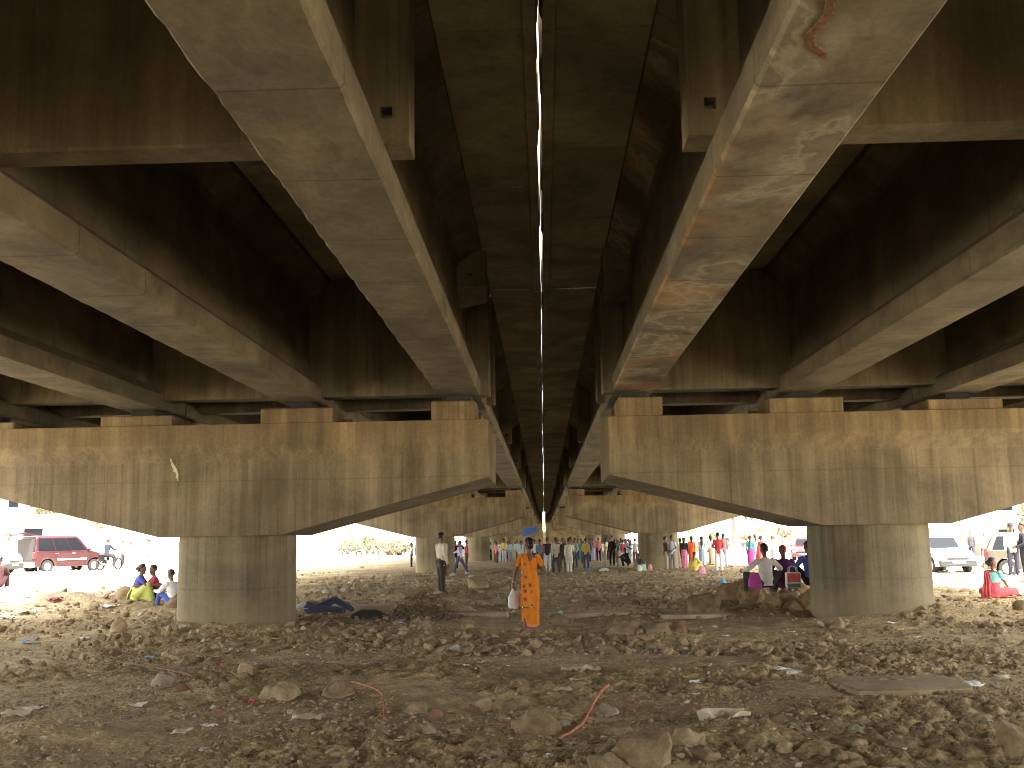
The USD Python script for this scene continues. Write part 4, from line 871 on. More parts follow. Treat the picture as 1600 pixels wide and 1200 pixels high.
    if shoes:
        for s, sg in (('L', -1), ('R', 1)):
            j = J[s]; fd = V(0.12 * sg, 1, 0) if not lie else V(0.25 * sg, 0.95, -0.2); ft = j['an'] + [0, 0, -0.019]
            me = m3.Manifold.hull_points(np.vstack([_ico * 0.021 + ft - fd * 0.022, _ico * 0.016 + ft + fd * 0.080 + [0, 0, -0.004], _ico * 0.022 + ft + fd * 0.04, _ico * 0.024 + j['an'] - [0, 0, 0.006]]))
            mm = me.to_mesh(); add('shoe', (np.array(mm.vert_properties[:, :3]), np.array(mm.tri_verts)), C(shoes), 40)
    if extra: extra(root, J, hc, sp, ey, H, add)
    return root, J, hc
def place(px, feet, head, H=1.68, on=None):
    """Distance from the height in the photograph, then the ground there."""
    Y = H * FPX / (feet - head) * 1.0
    p = at_y(px, feet, Y); return np.array([p[0], Y, float(ground(p[0], Y))])
AWAY, FACE, LEFT, RIGHTW = 0.0, 180.0, 90.0, -90.0
def crowd(px, feet, head, label, rz, pose='stand', H=1.68, **kw):
    p = place(px, feet, head, H)
    p[2] = max(p[2], float(surface(np.array([p[0]]), np.array([p[1]]))[0])) - 0.01
    r = person(label, p, rz, H, pose, seed=int(px), **kw)
    return p

# the woman in orange
nodes = {'t': ('texture_coordinate', {}), 'v': ('voronoi_texture', {'scale': 8.0, 'randomness': 0.45}), 'n': ('noise_texture', {'scale': 26.0, 'detail': 3}), 'a': ('math', {'math_type': 'multiply_add', 'value2': 0.35}),
         'r': ('rgb_ramp', {'ramp': [(0.0, (0.25, 0.035, 0.01)), (0.42, (0.30, 0.05, 0.01)), (0.48, (0.64, 0.195, 0.010)), (1.0, (0.68, 0.225, 0.012))]}), 'p': ('principled_bsdf', {'roughness': 0.75})}
mat('sari_print', nodes, [('t.object', 'v.vector'), ('t.object', 'n.vector'), ('n.fac', 'a.value1'), ('v.distance', 'a.value3'), ('a.value', 'r.fac'), ('r.color', 'p.base_color')])
nodes = {'t': ('texture_coordinate', {}), 'v': ('voronoi_texture', {'scale': 26.0, 'randomness': 0.8}), 'r': ('rgb_ramp', {'ramp': [(0.0, (0.75, 0.62, 0.34)), (0.28, (0.75, 0.66, 0.42)), (0.36, (0.16, 0.07, 0.03)), (1.0, (0.10, 0.05, 0.02))]}), 'p': ('principled_bsdf', {'roughness': 0.6})}
mat('sari_border', nodes, [('t.object', 'v.vector'), ('v.distance', 'r.fac'), ('r.color', 'p.base_color')])
def heroine(root, J, hc, sp, ey, H, add):
    X = np.array([1.0, 0, 0])
    # border strip along the loose end and its hem
    cs = [hc + sp * 0.12 - X * 0.040 - ey * 0.085, hc - X * 0.045 - ey * 0.118, hc - X * 0.050 - ey * 0.140 - [0, 0, 0.16], hc - X * 0.045 - ey * 0.152 - [0, 0, 0.275]]
    hv = [0.052, 0.064, 0.072, 0.080]
    t = np.linspace(0, 3, 22); i0 = np.minimum(t.astype(int), 2); fr = (t - i0)[:, None]
    C_ = np.array(cs); H_ = np.array(hv); c = C_[i0] * (1 - fr) + C_[i0 + 1] * fr; h = (H_[i0] * (1 - fr[:, 0]) + H_[i0 + 1] * fr[:, 0])
    left = c - X * h[:, None]
    ring = [np.array([p - X * 0.006 + ey * 0.012, p + X * 0.008 + ey * 0.012, p + X * 0.008 - ey * 0.022, p - X * 0.006 - ey * 0.022]) for p in left]
    add('sari_border', loft(np.array(ring)), MATS['sari_border'])
    e = np.linspace(-1, 1, 14); p0 = cs[-1]
    ring = [np.array([q + [0, 0, 0.006], q - [0, 0, 0.010], q - [0, 0, 0.010] - ey * 0.024, q + [0, 0, 0.006] - ey * 0.024]) for q in [p0 + X * hv[-1] * k - ey * 0.002 for k in e]]
    add('sari_border', loft(np.array(ring)), MATS['sari_border'])
    # pink underskirt showing at the hem, bangles
    mid = (J['L']['an'] + J['R']['an']) / 2
    a = np.arange(24) * 2 * math.pi / 24
    ring = [np.stack([mid[0] + np.cos(a) * r * 0.9, mid[1] - 0.02 + np.sin(a) * r * 1.2, np.full(24, z)], 1) for z, r in ((0.05, 0.082), (0.03, 0.084), (0.016, 0.080))]
    add('underskirt', loft(np.array(ring)), C('pink'))
    w = J['L']['wr']; d = V(*(J['L']['wr'] - J['L']['el']))
    for q in (0.012, 0.022):
        ux = V(*np.cross(d, [0, 1, 0.1])); uy = np.cross(d, ux); aa = np.linspace(0, 2 * math.pi, 15)
        add('bangle', tube(w - d * q + np.outer(np.cos(aa) * 0.019, ux) + np.outer(np.sin(aa) * 0.019, uy), 0.0028, 5), MATS['cloth_gold'] if 'cloth_gold' in MATS else C('straw'))
wp = on_ground(829, 980)
wH = 1.62
wroot, WJ, whc = person('woman in a bright orange sari walking away with a white plastic bag', wp - [0, 0, 0.012], 3.0, wH, 'walk', top='orange', top_kind='blouse', bottom='sari_plain', bottom_kind='sari', hair='bun', fine=True, seed=3, long_sleeve=False, head_turn=0.30,
    spine_over=dict(thL=(-0.02, -0.10, -1), shL=(-0.02, -0.30, -1), thR=(0.03, 0.22, -1), shR=(0.02, -0.02, -1), uaL=(-0.40, -0.10, -1), faL=(-0.22, 0.10, -1), uaR=(0.50, -0.30, -1.0), faR=(-0.45, 0.85, 0.12), gripL=0.9), pallu='sari_print', extra=heroine, slim=0.98, hem_lift=0.07) if COL.setdefault('sari_plain', (0.63, 0.19, 0.010)) else None
def sack(name, loc, w, d, h, rz, m, label, cat, seed, crumple=0.10, taper=0.62, n=18, M=9):
    a = np.arange(n) * 2 * math.pi / n; rings = []
    r = np.random.default_rng(seed)
    for q in range(M):
        t = q / (M - 1); k = np.interp(t, [0, 0.12, 0.5, 0.85, 1], [0.86, 1.0, 0.98, taper + 0.12, taper])
        e = 3.2; rad = (np.abs(np.cos(a)) ** e + np.abs(np.sin(a)) ** e) ** (-1 / e)
        rings.append(np.stack([np.cos(a) * rad * w / 2 * k, np.sin(a) * rad * d / 2 * (k if t < 0.5 else k * 0.9), np.full(n, t * h)], 1))
    R = np.array(rings); R = R + (meshkit.fbm(R * (5 / max(w, h)) + seed, 3, seed)[..., None] - 0.5) * crumple * np.array([w, d, h])
    R[0, :, 2] = np.minimum(R[0, :, 2], 0.01)
    v, f = loft(R); p = usdkit.mesh(stage, numbered('/World', name), (turn(v, rz), f), m, smooth=50); p.AddTranslateOp().Set(Gf.Vec3d(*map(float, loc))); return tag(p.GetPrim(), label, cat)
plastic = simple('plastic_white', (0.70, 0.68, 0.64), 0.45, 0.1, 20); simple('plastic_blue', (0.14, 0.36, 0.62), 0.4, 0.5, 18); simple('plastic_green', (0.12, 0.48, 0.20), 0.4, 0.35, 18)
simple('plastic_pink', (0.70, 0.25, 0.30), 0.45, 0.5, 16)
hw = turn(np.array([WJ['L']['wr'] * wH + [-0.004, 0.012, -0.10]]), math.radians(3.0), wp)[0]
sack('plastic_bag', hw - [0, 0, 0.37], 0.19, 0.13, 0.385, 0.2, plastic, 'white plastic carrier bag hanging from the hand of the woman in orange', 'plastic bag', 5, 0.08, 0.2)
gp = on_ground(876, 966); sack('plastic_bag', gp, 0.13, 0.11, 0.15, 0.3, MATS['plastic_green'], 'crumpled green plastic bag on the rubble right of the woman in orange', 'plastic bag', 6, 0.3, 0.35)

# near man on the left
mp = on_ground(690, 927)
person('man in a loose cream shirt and dark trousers standing still, facing right', mp - [0, 0, 0.012], -58, 1.72, 'stand', top='cream', bottom='dark_brown', skin=SKIN, fine=True, seed=9, shoes='dark_brown', build=1.3, spine_over=dict(uaL=(-0.12, 0.02, -1), faL=(0.05, 0.22, -1), uaR=(0.12, 0.0, -1), faR=(0.0, 0.25, -1)))
# three men on the boulders, seen from behind
def sitter(px, base, head, hs, label, rz, pose, **kw):
    """A seated figure; hs = its seated height as a share of H=1.66."""
    Y = 1.66 * hs * FPX / (base - head); p = at_y(px, base, Y); z = float(surface(np.array([p[0]]), np.array([p[1]]))[0])
    p = np.array([p[0], Y, p[2]]); 
    if kw.pop('grounded', True): p[2] = z - 0.01
    return person(label, p, rz, 1.66, pose, seed=int(px), tol=0.028, **kw)
def seat_boulder(px, bottom, head, hs, seed, label):
    Y = 1.66 * hs * FPX / (bottom - head); p = at_y(px, bottom, Y); z = float(ground(p[0], p[1])); h = max(0.12, p[2] - z + 0.06)
    v, f = rock_mesh(seed, 0.62, 0.5, h * 1.5, 2); v = v + [p[0], p[1] + 0.05, p[2] + 0.035 - v[:, 2].max()]
    obj('boulder', (v, f), MATS['rock_orange' if seed % 2 else 'rock_tan'], smooth=32, label=label, cat='boulder')
sitter(1199, 922, 861, 0.50, 'seated man in a white shirt on the boulders, seen from behind', 8, 'sit_wide', top='white', bottom='charcoal', grounded=False, long_sleeve=True)
seat_boulder(1199, 922, 861, 0.50, 801, 'boulder that the seated man in the white shirt sits on')
sitter(1229, 922, 862, 0.50, 'seated person in a purple top and red cap between the white and blue shirts', 3, 'sit_knees', top='purple', bottom='purple', cap='crimson', grounded=False, build=1.1)
seat_boulder(1229, 922, 862, 0.50, 802, 'boulder that the person in the purple top sits on')
sitter(1270, 918, 857, 0.50, 'seated man in a royal blue shirt half hidden by the right column', 10, 'sit_knees', top='blue', bottom='black', grounded=False)
seat_boulder(1270, 918, 857, 0.50, 803, 'boulder that the seated man in the blue shirt sits on')
# bags by them
def flat_bag(px, py, w, h, label, cols, Y, rz=0.0):
    p = at_y(px, py, Y)
    t = thing('shopping_bag', p, math.degrees(rz), label=label, cat='shopping bag')
    z = 0.0
    obj('bag_side', cbox(-w / 2, w / 2, -0.06, 0.06, 0, h, 0.02), plastic, t)
    for (name, lo, hi, m) in cols:
        obj(name, cbox(-w / 2 + 0.02, w / 2 - 0.02, -0.068, -0.0605, lo * h, hi * h, 0.002), m, t)
    for sg in (-1, 1):
        pts = [(-0.08, sg * 0.05, h - 0.01), (-0.07, sg * 0.05, h + 0.09), (0, sg * 0.05, h + 0.12), (0.07, sg * 0.05, h + 0.09), (0.08, sg * 0.05, h - 0.01)]
        obj('handle', tube(np.array(pts), 0.007, 6), plastic, t)
flat_bag(1240, 919, 0.29, 0.31, 'white, red and green shopping bag standing on the boulders', [('red_panel', 0.36, 0.93, C('scarlet')), ('green_panel', 0.04, 0.30, C('green'))], 20.6)
sack('cloth_bundle', at_y(1180, 919, 20.7), 0.26, 0.22, 0.30, 0.2, C('magenta'), 'bright magenta cloth bundle left of the man in the white shirt', 'bundle', 12, 0.2, 0.6)
bp = on_ground(1130, 919); sack('plastic_bag', bp, 0.22, 0.2, 0.30, 0.1, MATS['plastic_blue'], 'blue and white plastic bag left of the big brown boulder', 'plastic bag', 13, 0.22, 0.3)

# the seated group and the lying man at the left
def ground_sitter(px, base, Y, label, rz, pose, H=1.62, **kw):
    p = at_y(px, base, Y); z = float(surface(np.array([p[0]]), np.array([Y]))[0]); z = max(z - 0.02, p[2] - 0.12) 
    return person(label, (p[0], Y, z), rz, H, pose, seed=int(px), tol=0.026, **kw)
ground_sitter(212, 946, 26.0, 'seated woman in a lime green sari with a blue blouse left of the left column', -75, 'sit_knees', top='royal', top_kind='tshirt', long_sleeve=False, bottom='lime', bottom_kind='sari', hair='bun', pallu='lime')
ground_sitter(246, 940, 26.3, 'seated man in a crimson shirt facing the woman in lime', 120, 'sit_knees', top='crimson', bottom='navy')
ground_sitter(271, 944, 25.6, 'seated person in a white shirt half hidden behind the left column', 60, 'sit_knees', top='white', bottom='blue')
ground_sitter(-4, 924, 30.0, 'person in a dark red shawl cut by the left edge of the photo', 20, 'sit_knees', top='maroon', bottom='maroon')
ground_sitter(1553, 938, 24.2, 'woman in a red sari and aqua blouse sitting on the ground at the right', -48, 'sit_cross', top='aqua', top_kind='blouse', long_sleeve=False, bottom='scarlet', bottom_kind='sari', hair='bun', pallu='scarlet', head_turn=-0.9)
# lying on the ground: spine along -x, legs to the right
lp = on_ground(486, 966); lz = float(surface(np.array([lp[0]]), np.array([lp[1]]))[0])
lr, LJ, lh = person('man in a white shirt and blue jeans lying asleep beside the left column', (lp[0] + 0.06, lp[1] - 0.14, lz - 0.30), 0, 1.68, 'lie', lie=True, top='white', bottom='jeans', tol=0.022, seed=5, long_sleeve=False, fine=False,
    spine_over=dict(hz=0.30, spine=(-1, 0.0, 0.06), thL=(0.95, -0.22, 0.02), shL=(0.95, -0.35, -0.12), thR=(0.9, 0.15, 0.42), shR=(0.9, 0.0, -0.50), uaL=(-0.25, -0.35, 0.8), faL=(-0.8, 0.25, -0.35), uaR=(0.85, 0.25, 0.35), faR=(0.75, -0.5, 0.05)), shoes=None)
sp_ = on_ground(574, 966)
sack('dark_bundle', sp_, 0.62, 0.35, 0.17, 0.1, C('charcoal'), 'dark cloth bundle at the feet of the lying man', 'bundle', 22, 0.3, 0.5)

# people walking and standing farther back: pixel x, feet, head, look
PEOPLE = [
    (719, 899, 847, 'man in a lilac shirt and blue jeans striding right past the second left pier', 75, 'stride', dict(top='lilac', bottom='jeans', shoes='pale_grey')),
    (729, 893, 850, 'boy in a red shirt with a hand on his hip beside the second left pier', -60, 'hip', dict(top='red', bottom='brown', long_sleeve=False)),
    (712, 892, 850, 'person in a dark shirt half hidden by the man in the lilac shirt', 180, 'stand', dict(top='black', bottom='black')),
    (643, 890, 854, 'man in a white vest and dark trousers left of the second left pier', -70, 'hip', dict(top='white', bottom='navy', long_sleeve=False)),
    (653, 889, 851, 'person in a teal shirt touching the second left pier', 150, 'stand', dict(top='teal', bottom='jeans')),
    (774, 883, 851, 'man in a beige shirt left of the crowd, facing right', -80, 'stand2', dict(top='beige', bottom='charcoal')),
    (787, 881, 849, 'man in a white shirt beside the man in the light blue shirt', 170, 'stand2', dict(top='white', bottom='navy')),
    (797, 882, 850, 'man in a light blue shirt right of the white shirted man', 20, 'stand', dict(top='sky_blue', bottom='grey')),
    (808, 884, 852, 'person in a pale green top behind the bag of the woman in orange', 0, 'stand', dict(top='pale_green', bottom='grey')),
    (814, 884, 848, 'woman in a light cyan dress left of the woman in orange', 30, 'stand', dict(top='pale_blue', top_kind='kurta', bottom='pale_blue', hair='braid')),
    (844, 889, 845, 'man in a grey blue shirt just right of the head of the woman in orange', 0, 'stand', dict(top='faded_jeans', bottom='charcoal')),
    (856, 897, 846, 'man in a navy vest with red and white sleeves and grey trousers', 0, 'stand', dict(top='navy', top_kind='tshirt', long_sleeve=False, bottom='pale_grey', sleeves=True)),
    (869, 897, 842, 'man in a beige shirt and dark jeans next to the navy vest', 5, 'walk', dict(top='beige', bottom='charcoal')),
    (880, 890, 843, 'man in a dark brown shirt facing the camera', 180, 'stand2', dict(top='dark_brown', bottom='brown')),
    (890, 897, 843, 'man in a cream kurta and cream trousers walking away', 10, 'stride', dict(top='cream', top_kind='kurta', bottom='cream')),
    (892, 889, 838, 'tall man hidden behind the cream kurta', 0, 'stand', dict(top='grey', bottom='charcoal', H=1.8)),
    (899, 888, 843, 'man in a pale green shirt and dark jeans facing left', 130, 'stand2', dict(top='pale_green', bottom='jeans')),
    (909, 885, 851, 'woman in a teal tunic left of the yellow shirt', 0, 'hip', dict(top='teal', top_kind='kurta', bottom='teal', hair='braid')),
    (916, 886, 840, 'man in a yellow shirt and blue jeans with his back turned', -20, 'stand2', dict(top='yellow', bottom='jeans')),
    (927, 884, 851, 'woman in a grey lilac dress holding a child close', -30, 'hands_front', dict(top='grey', top_kind='kurta', bottom='lilac', bottom_kind='skirt', hair='braid')),
    (936, 883, 848, 'man in a coral shirt and dark jeans with his back turned', 0, 'hip', dict(top='coral', bottom='navy')),
    (944, 880, 851, 'person in a pale pink shirt behind the coral shirt', 0, 'stand', dict(top='coral', bottom='grey')),
    (948, 882, 849, 'man in a white shirt and dark striped trousers in the crowd', 10, 'back_hands', dict(top='white', bottom='charcoal')),
    (957, 882, 837, 'tallest man in the crowd, all in dark clothes', 160, 'stand2', dict(top='black', bottom='black', H=1.78)),
    (966, 882, 851, 'woman in a mauve blouse and cream skirt beside the tall dark man', 30, 'hands_front', dict(top='lilac', bottom='cream', bottom_kind='skirt', hair='braid')),
    (965, 878, 844, 'man with a brown shirt behind the woman in mauve', 150, 'stand', dict(top='brown', bottom='brown')),
    (971, 882, 846, 'woman in a long white shawl near the second right pier', -20, 'stand', dict(top='white', top_kind='kurta', bottom='pale_grey', bottom_kind='sari', hair='long')),
    (979, 880, 847, 'woman with a purple head scarf near the second right pier', 100, 'stand', dict(top='purple', bottom='khaki', bottom_kind='sari', scarf='purple')),
    (983, 881, 847, 'woman in a pale cyan sari beside the purple head scarf', -60, 'stand', dict(top='pale_blue', bottom='pale_blue', bottom_kind='sari', hair='bun', pallu='pale_blue')),
    (993, 878, 840, 'man in a white shirt leaning beside the second right pier', 0, 'hip', dict(top='pale_grey', bottom='brown')),
    (1041, 888, 838, 'man in a brown patterned shirt and beige trousers leaning on the second right pier', -60, 'talk', dict(top='brown', bottom='beige')),
    (1051, 893, 841, 'man in a light blue shirt and grey trousers with his hands behind him', -10, 'back_hands', dict(top='pale_blue', bottom='grey', long_sleeve=False)),
    (1064, 885, 840, 'woman in a pale cream sari behind the black shawl', 0, 'stand', dict(top='cream', bottom='cream', bottom_kind='sari', hair='bun', pallu='cream')),
    (1070, 888, 842, 'woman with a black shawl over a pink dress', -10, 'stand', dict(top='black', top_kind='kurta', bottom='pink', bottom_kind='skirt', hair='long')),
    (1082, 889, 843, 'woman in an orange tunic next to the black shawl', 15, 'stand', dict(top='orange_red', top_kind='kurta', bottom='orange_red', bottom_kind='skirt', hair='braid')),
    (1098, 886, 841, 'woman in a white tunic and dark head scarf', -30, 'stand2', dict(top='white', top_kind='kurta', bottom='sky_blue', bottom_kind='sari', hair='braid', scarf='charcoal')),
    (1112, 889, 845, 'woman in a grey blue top left of the red shirt', 20, 'stand', dict(top='pale_blue', bottom='khaki', bottom_kind='sari', hair='braid')),
    (1124, 894, 835, 'man in a bright red shirt and white trousers standing in the open', 0, 'hands_front', dict(top='red', bottom='white', H=1.74)),
    (1132, 888, 837, 'man in a grey shirt half hidden behind the red shirt', 20, 'talk', dict(top='grey', bottom='lilac')),
    (1163, 878, 852, 'boy in a dark vest and light blue jeans far off in the sun', 0, 'stand', dict(top='charcoal', bottom='faded_jeans', H=1.45, long_sleeve=False)),
    (1174, 886, 839, 'woman in a teal blouse and magenta skirt', -15, 'stand', dict(top='teal', bottom='magenta', bottom_kind='sari', hair='braid')),
    (1182, 884, 839, 'woman in a striped cream top and grey blue skirt', -5, 'stand', dict(top='khaki', bottom='faded_jeans', bottom_kind='sari', hair='braid')),
    (1191, 884, 836, 'woman in a red patterned sari beside the striped top', -40, 'stand', dict(top='scarlet', bottom='coral', bottom_kind='sari', hair='bun', pallu='scarlet')),
    (1209, 882, 835, 'man in a white shirt and red trousers looking down', 60, 'talk', dict(top='white', bottom='scarlet')),
    (1230, 884, 844, 'man in a pale shirt and blue cap near the red car', 70, 'talk', dict(top='cream', bottom='straw', cap='navy')),
    (11, 898, 835, 'man in a tan shirt and blue jeans at the far left edge', 170, 'stand2', dict(top='beige', bottom='faded_jeans')),
    (59, 892, 840, 'man in a white shirt and dark jeans behind the maroon van', 10, 'hip', dict(top='white', bottom='jeans')),
    (95, 891, 843, 'man in white with grey trousers at the rear corner of the maroon van', -30, 'bend', dict(top='white', bottom='pale_grey', long_sleeve=True)),
    (191, 889, 850, 'man in a white shirt and dark jeans right of the motorcycle', -60, 'stand2', dict(top='white', bottom='navy')),
    (230, 891, 846, 'man in a white shirt walking in the sun left of the left column', 100, 'walk', dict(top='white', bottom='grey')),
    (203, 886, 853, 'person in pale clothes beyond the maroon van', 60, 'walk', dict(top='white', bottom='pale_grey')),
    (1519, 875, 831, 'man in an open dark jacket between the two parked cars', 170, 'walk', dict(top='charcoal', bottom='navy')),
    (1586, 902, 820, 'man in a pale green shirt and cap in front of the silver car', 150, 'talk', dict(top='pale_green', bottom='navy', cap='navy', H=1.72)),
    (1604, 903, 813, 'man in a dark blue shirt cut by the right edge of the photo', 90, 'hands_front', dict(top='navy', bottom='navy', H=1.74)),
    (1497, 850, 829, 'distant person in brown beyond the white car', 0, 'stand', dict(top='brown', bottom='brown')),
    (1538, 846, 821, 'distant person with dark hair beyond the dark jacket', 20, 'stand', dict(top='white', bottom='grey')),
    (1552, 848, 824, 'distant person in white near the market stall', 20, 'stand', dict(top='white', bottom='jeans')),
    (473, 888, 864, 'distant person in a pale shirt on the bright ground right of the left column', 0, 'stand', dict(top='white', bottom='grey')),
    (872, 880, 850, 'person in a black shirt behind the beige shirt', 0, 'stand', dict(top='black', bottom='charcoal')),
    (921, 882, 850, 'boy in a blue shirt peeking out behind the yellow shirt', 0, 'stand', dict(top='blue', bottom='jeans', H=1.5)),
    (930, 880, 851, 'man with a white shirt left of the coral shirt', 170, 'stand', dict(top='white', bottom='charcoal')),
    (836, 884, 847, 'man in a pale shirt beyond the shoulder of the woman in orange', 0, 'stand', dict(top='white', bottom='charcoal')),
]
rj = np.random.default_rng(2)
for (px, feet, head, lab, rz, pose, kw) in PEOPLE:
    kw = dict(kw); H = kw.pop('H', 1.66) * float(rj.uniform(0.955, 1.045)); sl = kw.pop('sleeves', None)
    if sl:
        def kw_extra(root, J, hc, sp, ey, H, add):
            for s in 'LR':
                j = J[s]; add('sleeve', fuse([bone(j['sh'] + (j['el'] - j['sh']) * 0.25, j['sh'] + (j['el'] - j['sh']) * 0.8, 0.040, 0.035)], 0.04, 1), C('red'))
        kw['extra'] = kw_extra
    crowd(px, feet, head, lab, rz + float(rj.uniform(-18, 18)), pose, H, tol=0.045 if feet - head < 48 else 0.036, skin=SKIN if int(px) % 3 else SKIN2, **kw)
BACK = ['white', 'coral', 'pale blue', 'yellow', 'dark brown', 'grey', 'green', 'crimson', 'lilac', 'navy']
r7 = np.random.default_rng(12)
for zone, x0, x1, Y0, Y1 in (('left', 764, 835, 74, 96), ('middle', 862, 925, 66, 90), ('right', 925, 988, 62, 88)):
    for q, colour in enumerate(BACK):
        px, Y = x0 + (x1 - x0) * (q + 0.5 + r7.uniform(-0.4, 0.4)) / len(BACK), r7.uniform(Y0, Y1)
        x = float(at_y(px, 860, Y)[0]); z = float(surface(np.array([x]), np.array([Y]))[0])
        wm = r7.random() < 0.35
        person(f'person in a {colour} top far back at the {zone} of the crowd', (x, Y, z - 0.01), float(r7.uniform(0, 360)), float(r7.uniform(1.52, 1.74)), r7.choice(['stand', 'stand2', 'hip', 'hands_front', 'talk', 'back_hands']), top=colour.replace(' ', '_'), top_kind='kurta' if wm else 'shirt',
               bottom=r7.choice(['charcoal', 'navy', 'jeans', 'brown', 'khaki', 'pale_grey']), bottom_kind='sari' if wm else 'trousers', hair='braid' if wm else 'short', tol=0.055, seed=q, skin=SKIN if q % 2 else SKIN2)
ground_sitter(997, 890, 52.0, 'woman in a green sari squatting at the foot of the second right pier', -35, 'sit_knees', H=1.55, top='dark_brown', bottom='pale_green', bottom_kind='sari', hair='braid', pallu='khaki')
ground_sitter(1084, 893, 50.0, 'seated woman in a yellow sari holding a pink and white bag', -40, 'sit_knees', H=1.6, top='yellow', bottom='yellow', bottom_kind='sari', hair='braid', pallu='yellow')
ground_sitter(982, 882, 56.0, 'person in black crouching in front of the pale cyan sari', 40, 'squat', H=1.6, top='black', bottom='navy')
for (px, py, w, h, m, lab) in [(1025, 890, 0.5, 0.58, plastic, 'big white sack leaning on the second right pier'), (1016, 891, 0.22, 0.32, MATS['plastic_pink'], 'small red and white sack left of the big white sack'), (1000, 893, 0.2, 0.3, plastic, 'white bag held in front of the squatting woman in green'),
                              (1097, 897, 0.36, 0.36, MATS['plastic_pink'], 'pink and white bag beside the seated woman in yellow'), (944, 892, 0.5, 0.16, plastic, 'white bundle lying on the ground in front of the crowd'), (921, 891, 0.6, 0.14, C('teal'), 'dark teal cloth bundle lying left of the white bundle')]:
    p = on_ground(px, py); sack('sack' if h > 0.25 else 'cloth_bundle', (p[0], p[1], p[2] - 0.02), w, w * 0.6, h, 0.1, m, lab, 'sack' if h > 0.25 else 'bundle', int(px), 0.16, 0.5)
# ------------------------------------------------------------------ vehicles
def prism_xz(poly, y0, y1):
    """Extrude a polygon given in (x, z) from y0 to y1."""
    cs = m3.CrossSection([np.array(poly)], m3.FillRule.EvenOdd) 
    m = cs.extrude(y1 - y0)
    return m.rotate((90, 0, 0)).translate((0, y1, 0))
def soften(m, size, it=3):
    m = m.refine_to_length(size); me = m.to_mesh(); t = trimesh.Trimesh(me.vert_properties[:, :3], me.tri_verts, process=False)
    trimesh.smoothing.filter_taubin(t, iterations=it); return np.array(t.vertices), np.array(t.faces)
def wheel(root, x, y, r, side, w=0.19):
    a = np.linspace(0, 2 * math.pi, 29)[:-1]
    prof = [(r * 0.62, -w / 2), (r * 0.92, -w / 2), (r, -w / 2 + 0.03), (r, w / 2 - 0.03), (r * 0.92, w / 2), (r * 0.62, w / 2)]
    t = loft(np.array([np.stack([x + np.cos(a) * q, np.full(28, y + p), r + np.sin(a) * q], 1) for q, p in prof]), caps=False)
    ty = obj('tyre', t, DARK, root, smooth=40)
    o = side * w * 0.40
    parts = [loft(np.array([np.stack([x + np.cos(a) * q, np.full(28, y + p), r + np.sin(a) * q], 1) for q, p in ((r * 0.64, o - side * 0.03), (r * 0.64, o), (r * 0.55, o + side * 0.012), (r * 0.5, o - side * 0.02), (r * 0.16, o - side * 0.004), (r * 0.12, o + side * 0.012))]))]
    obj('rim', parts[0], MATS['rim_silver'], ty, smooth=30)
simple('rim_silver', (0.50, 0.50, 0.50), 0.35, 0.1, metallic=0.6); simple('lamp_red', (0.45, 0.02, 0.02), 0.25); simple('lamp_clear', (0.75, 0.77, 0.78), 0.15)
simple('plate_white', (0.75, 0.75, 0.72), 0.5); simple('black_plastic', (0.025, 0.025, 0.027), 0.6)
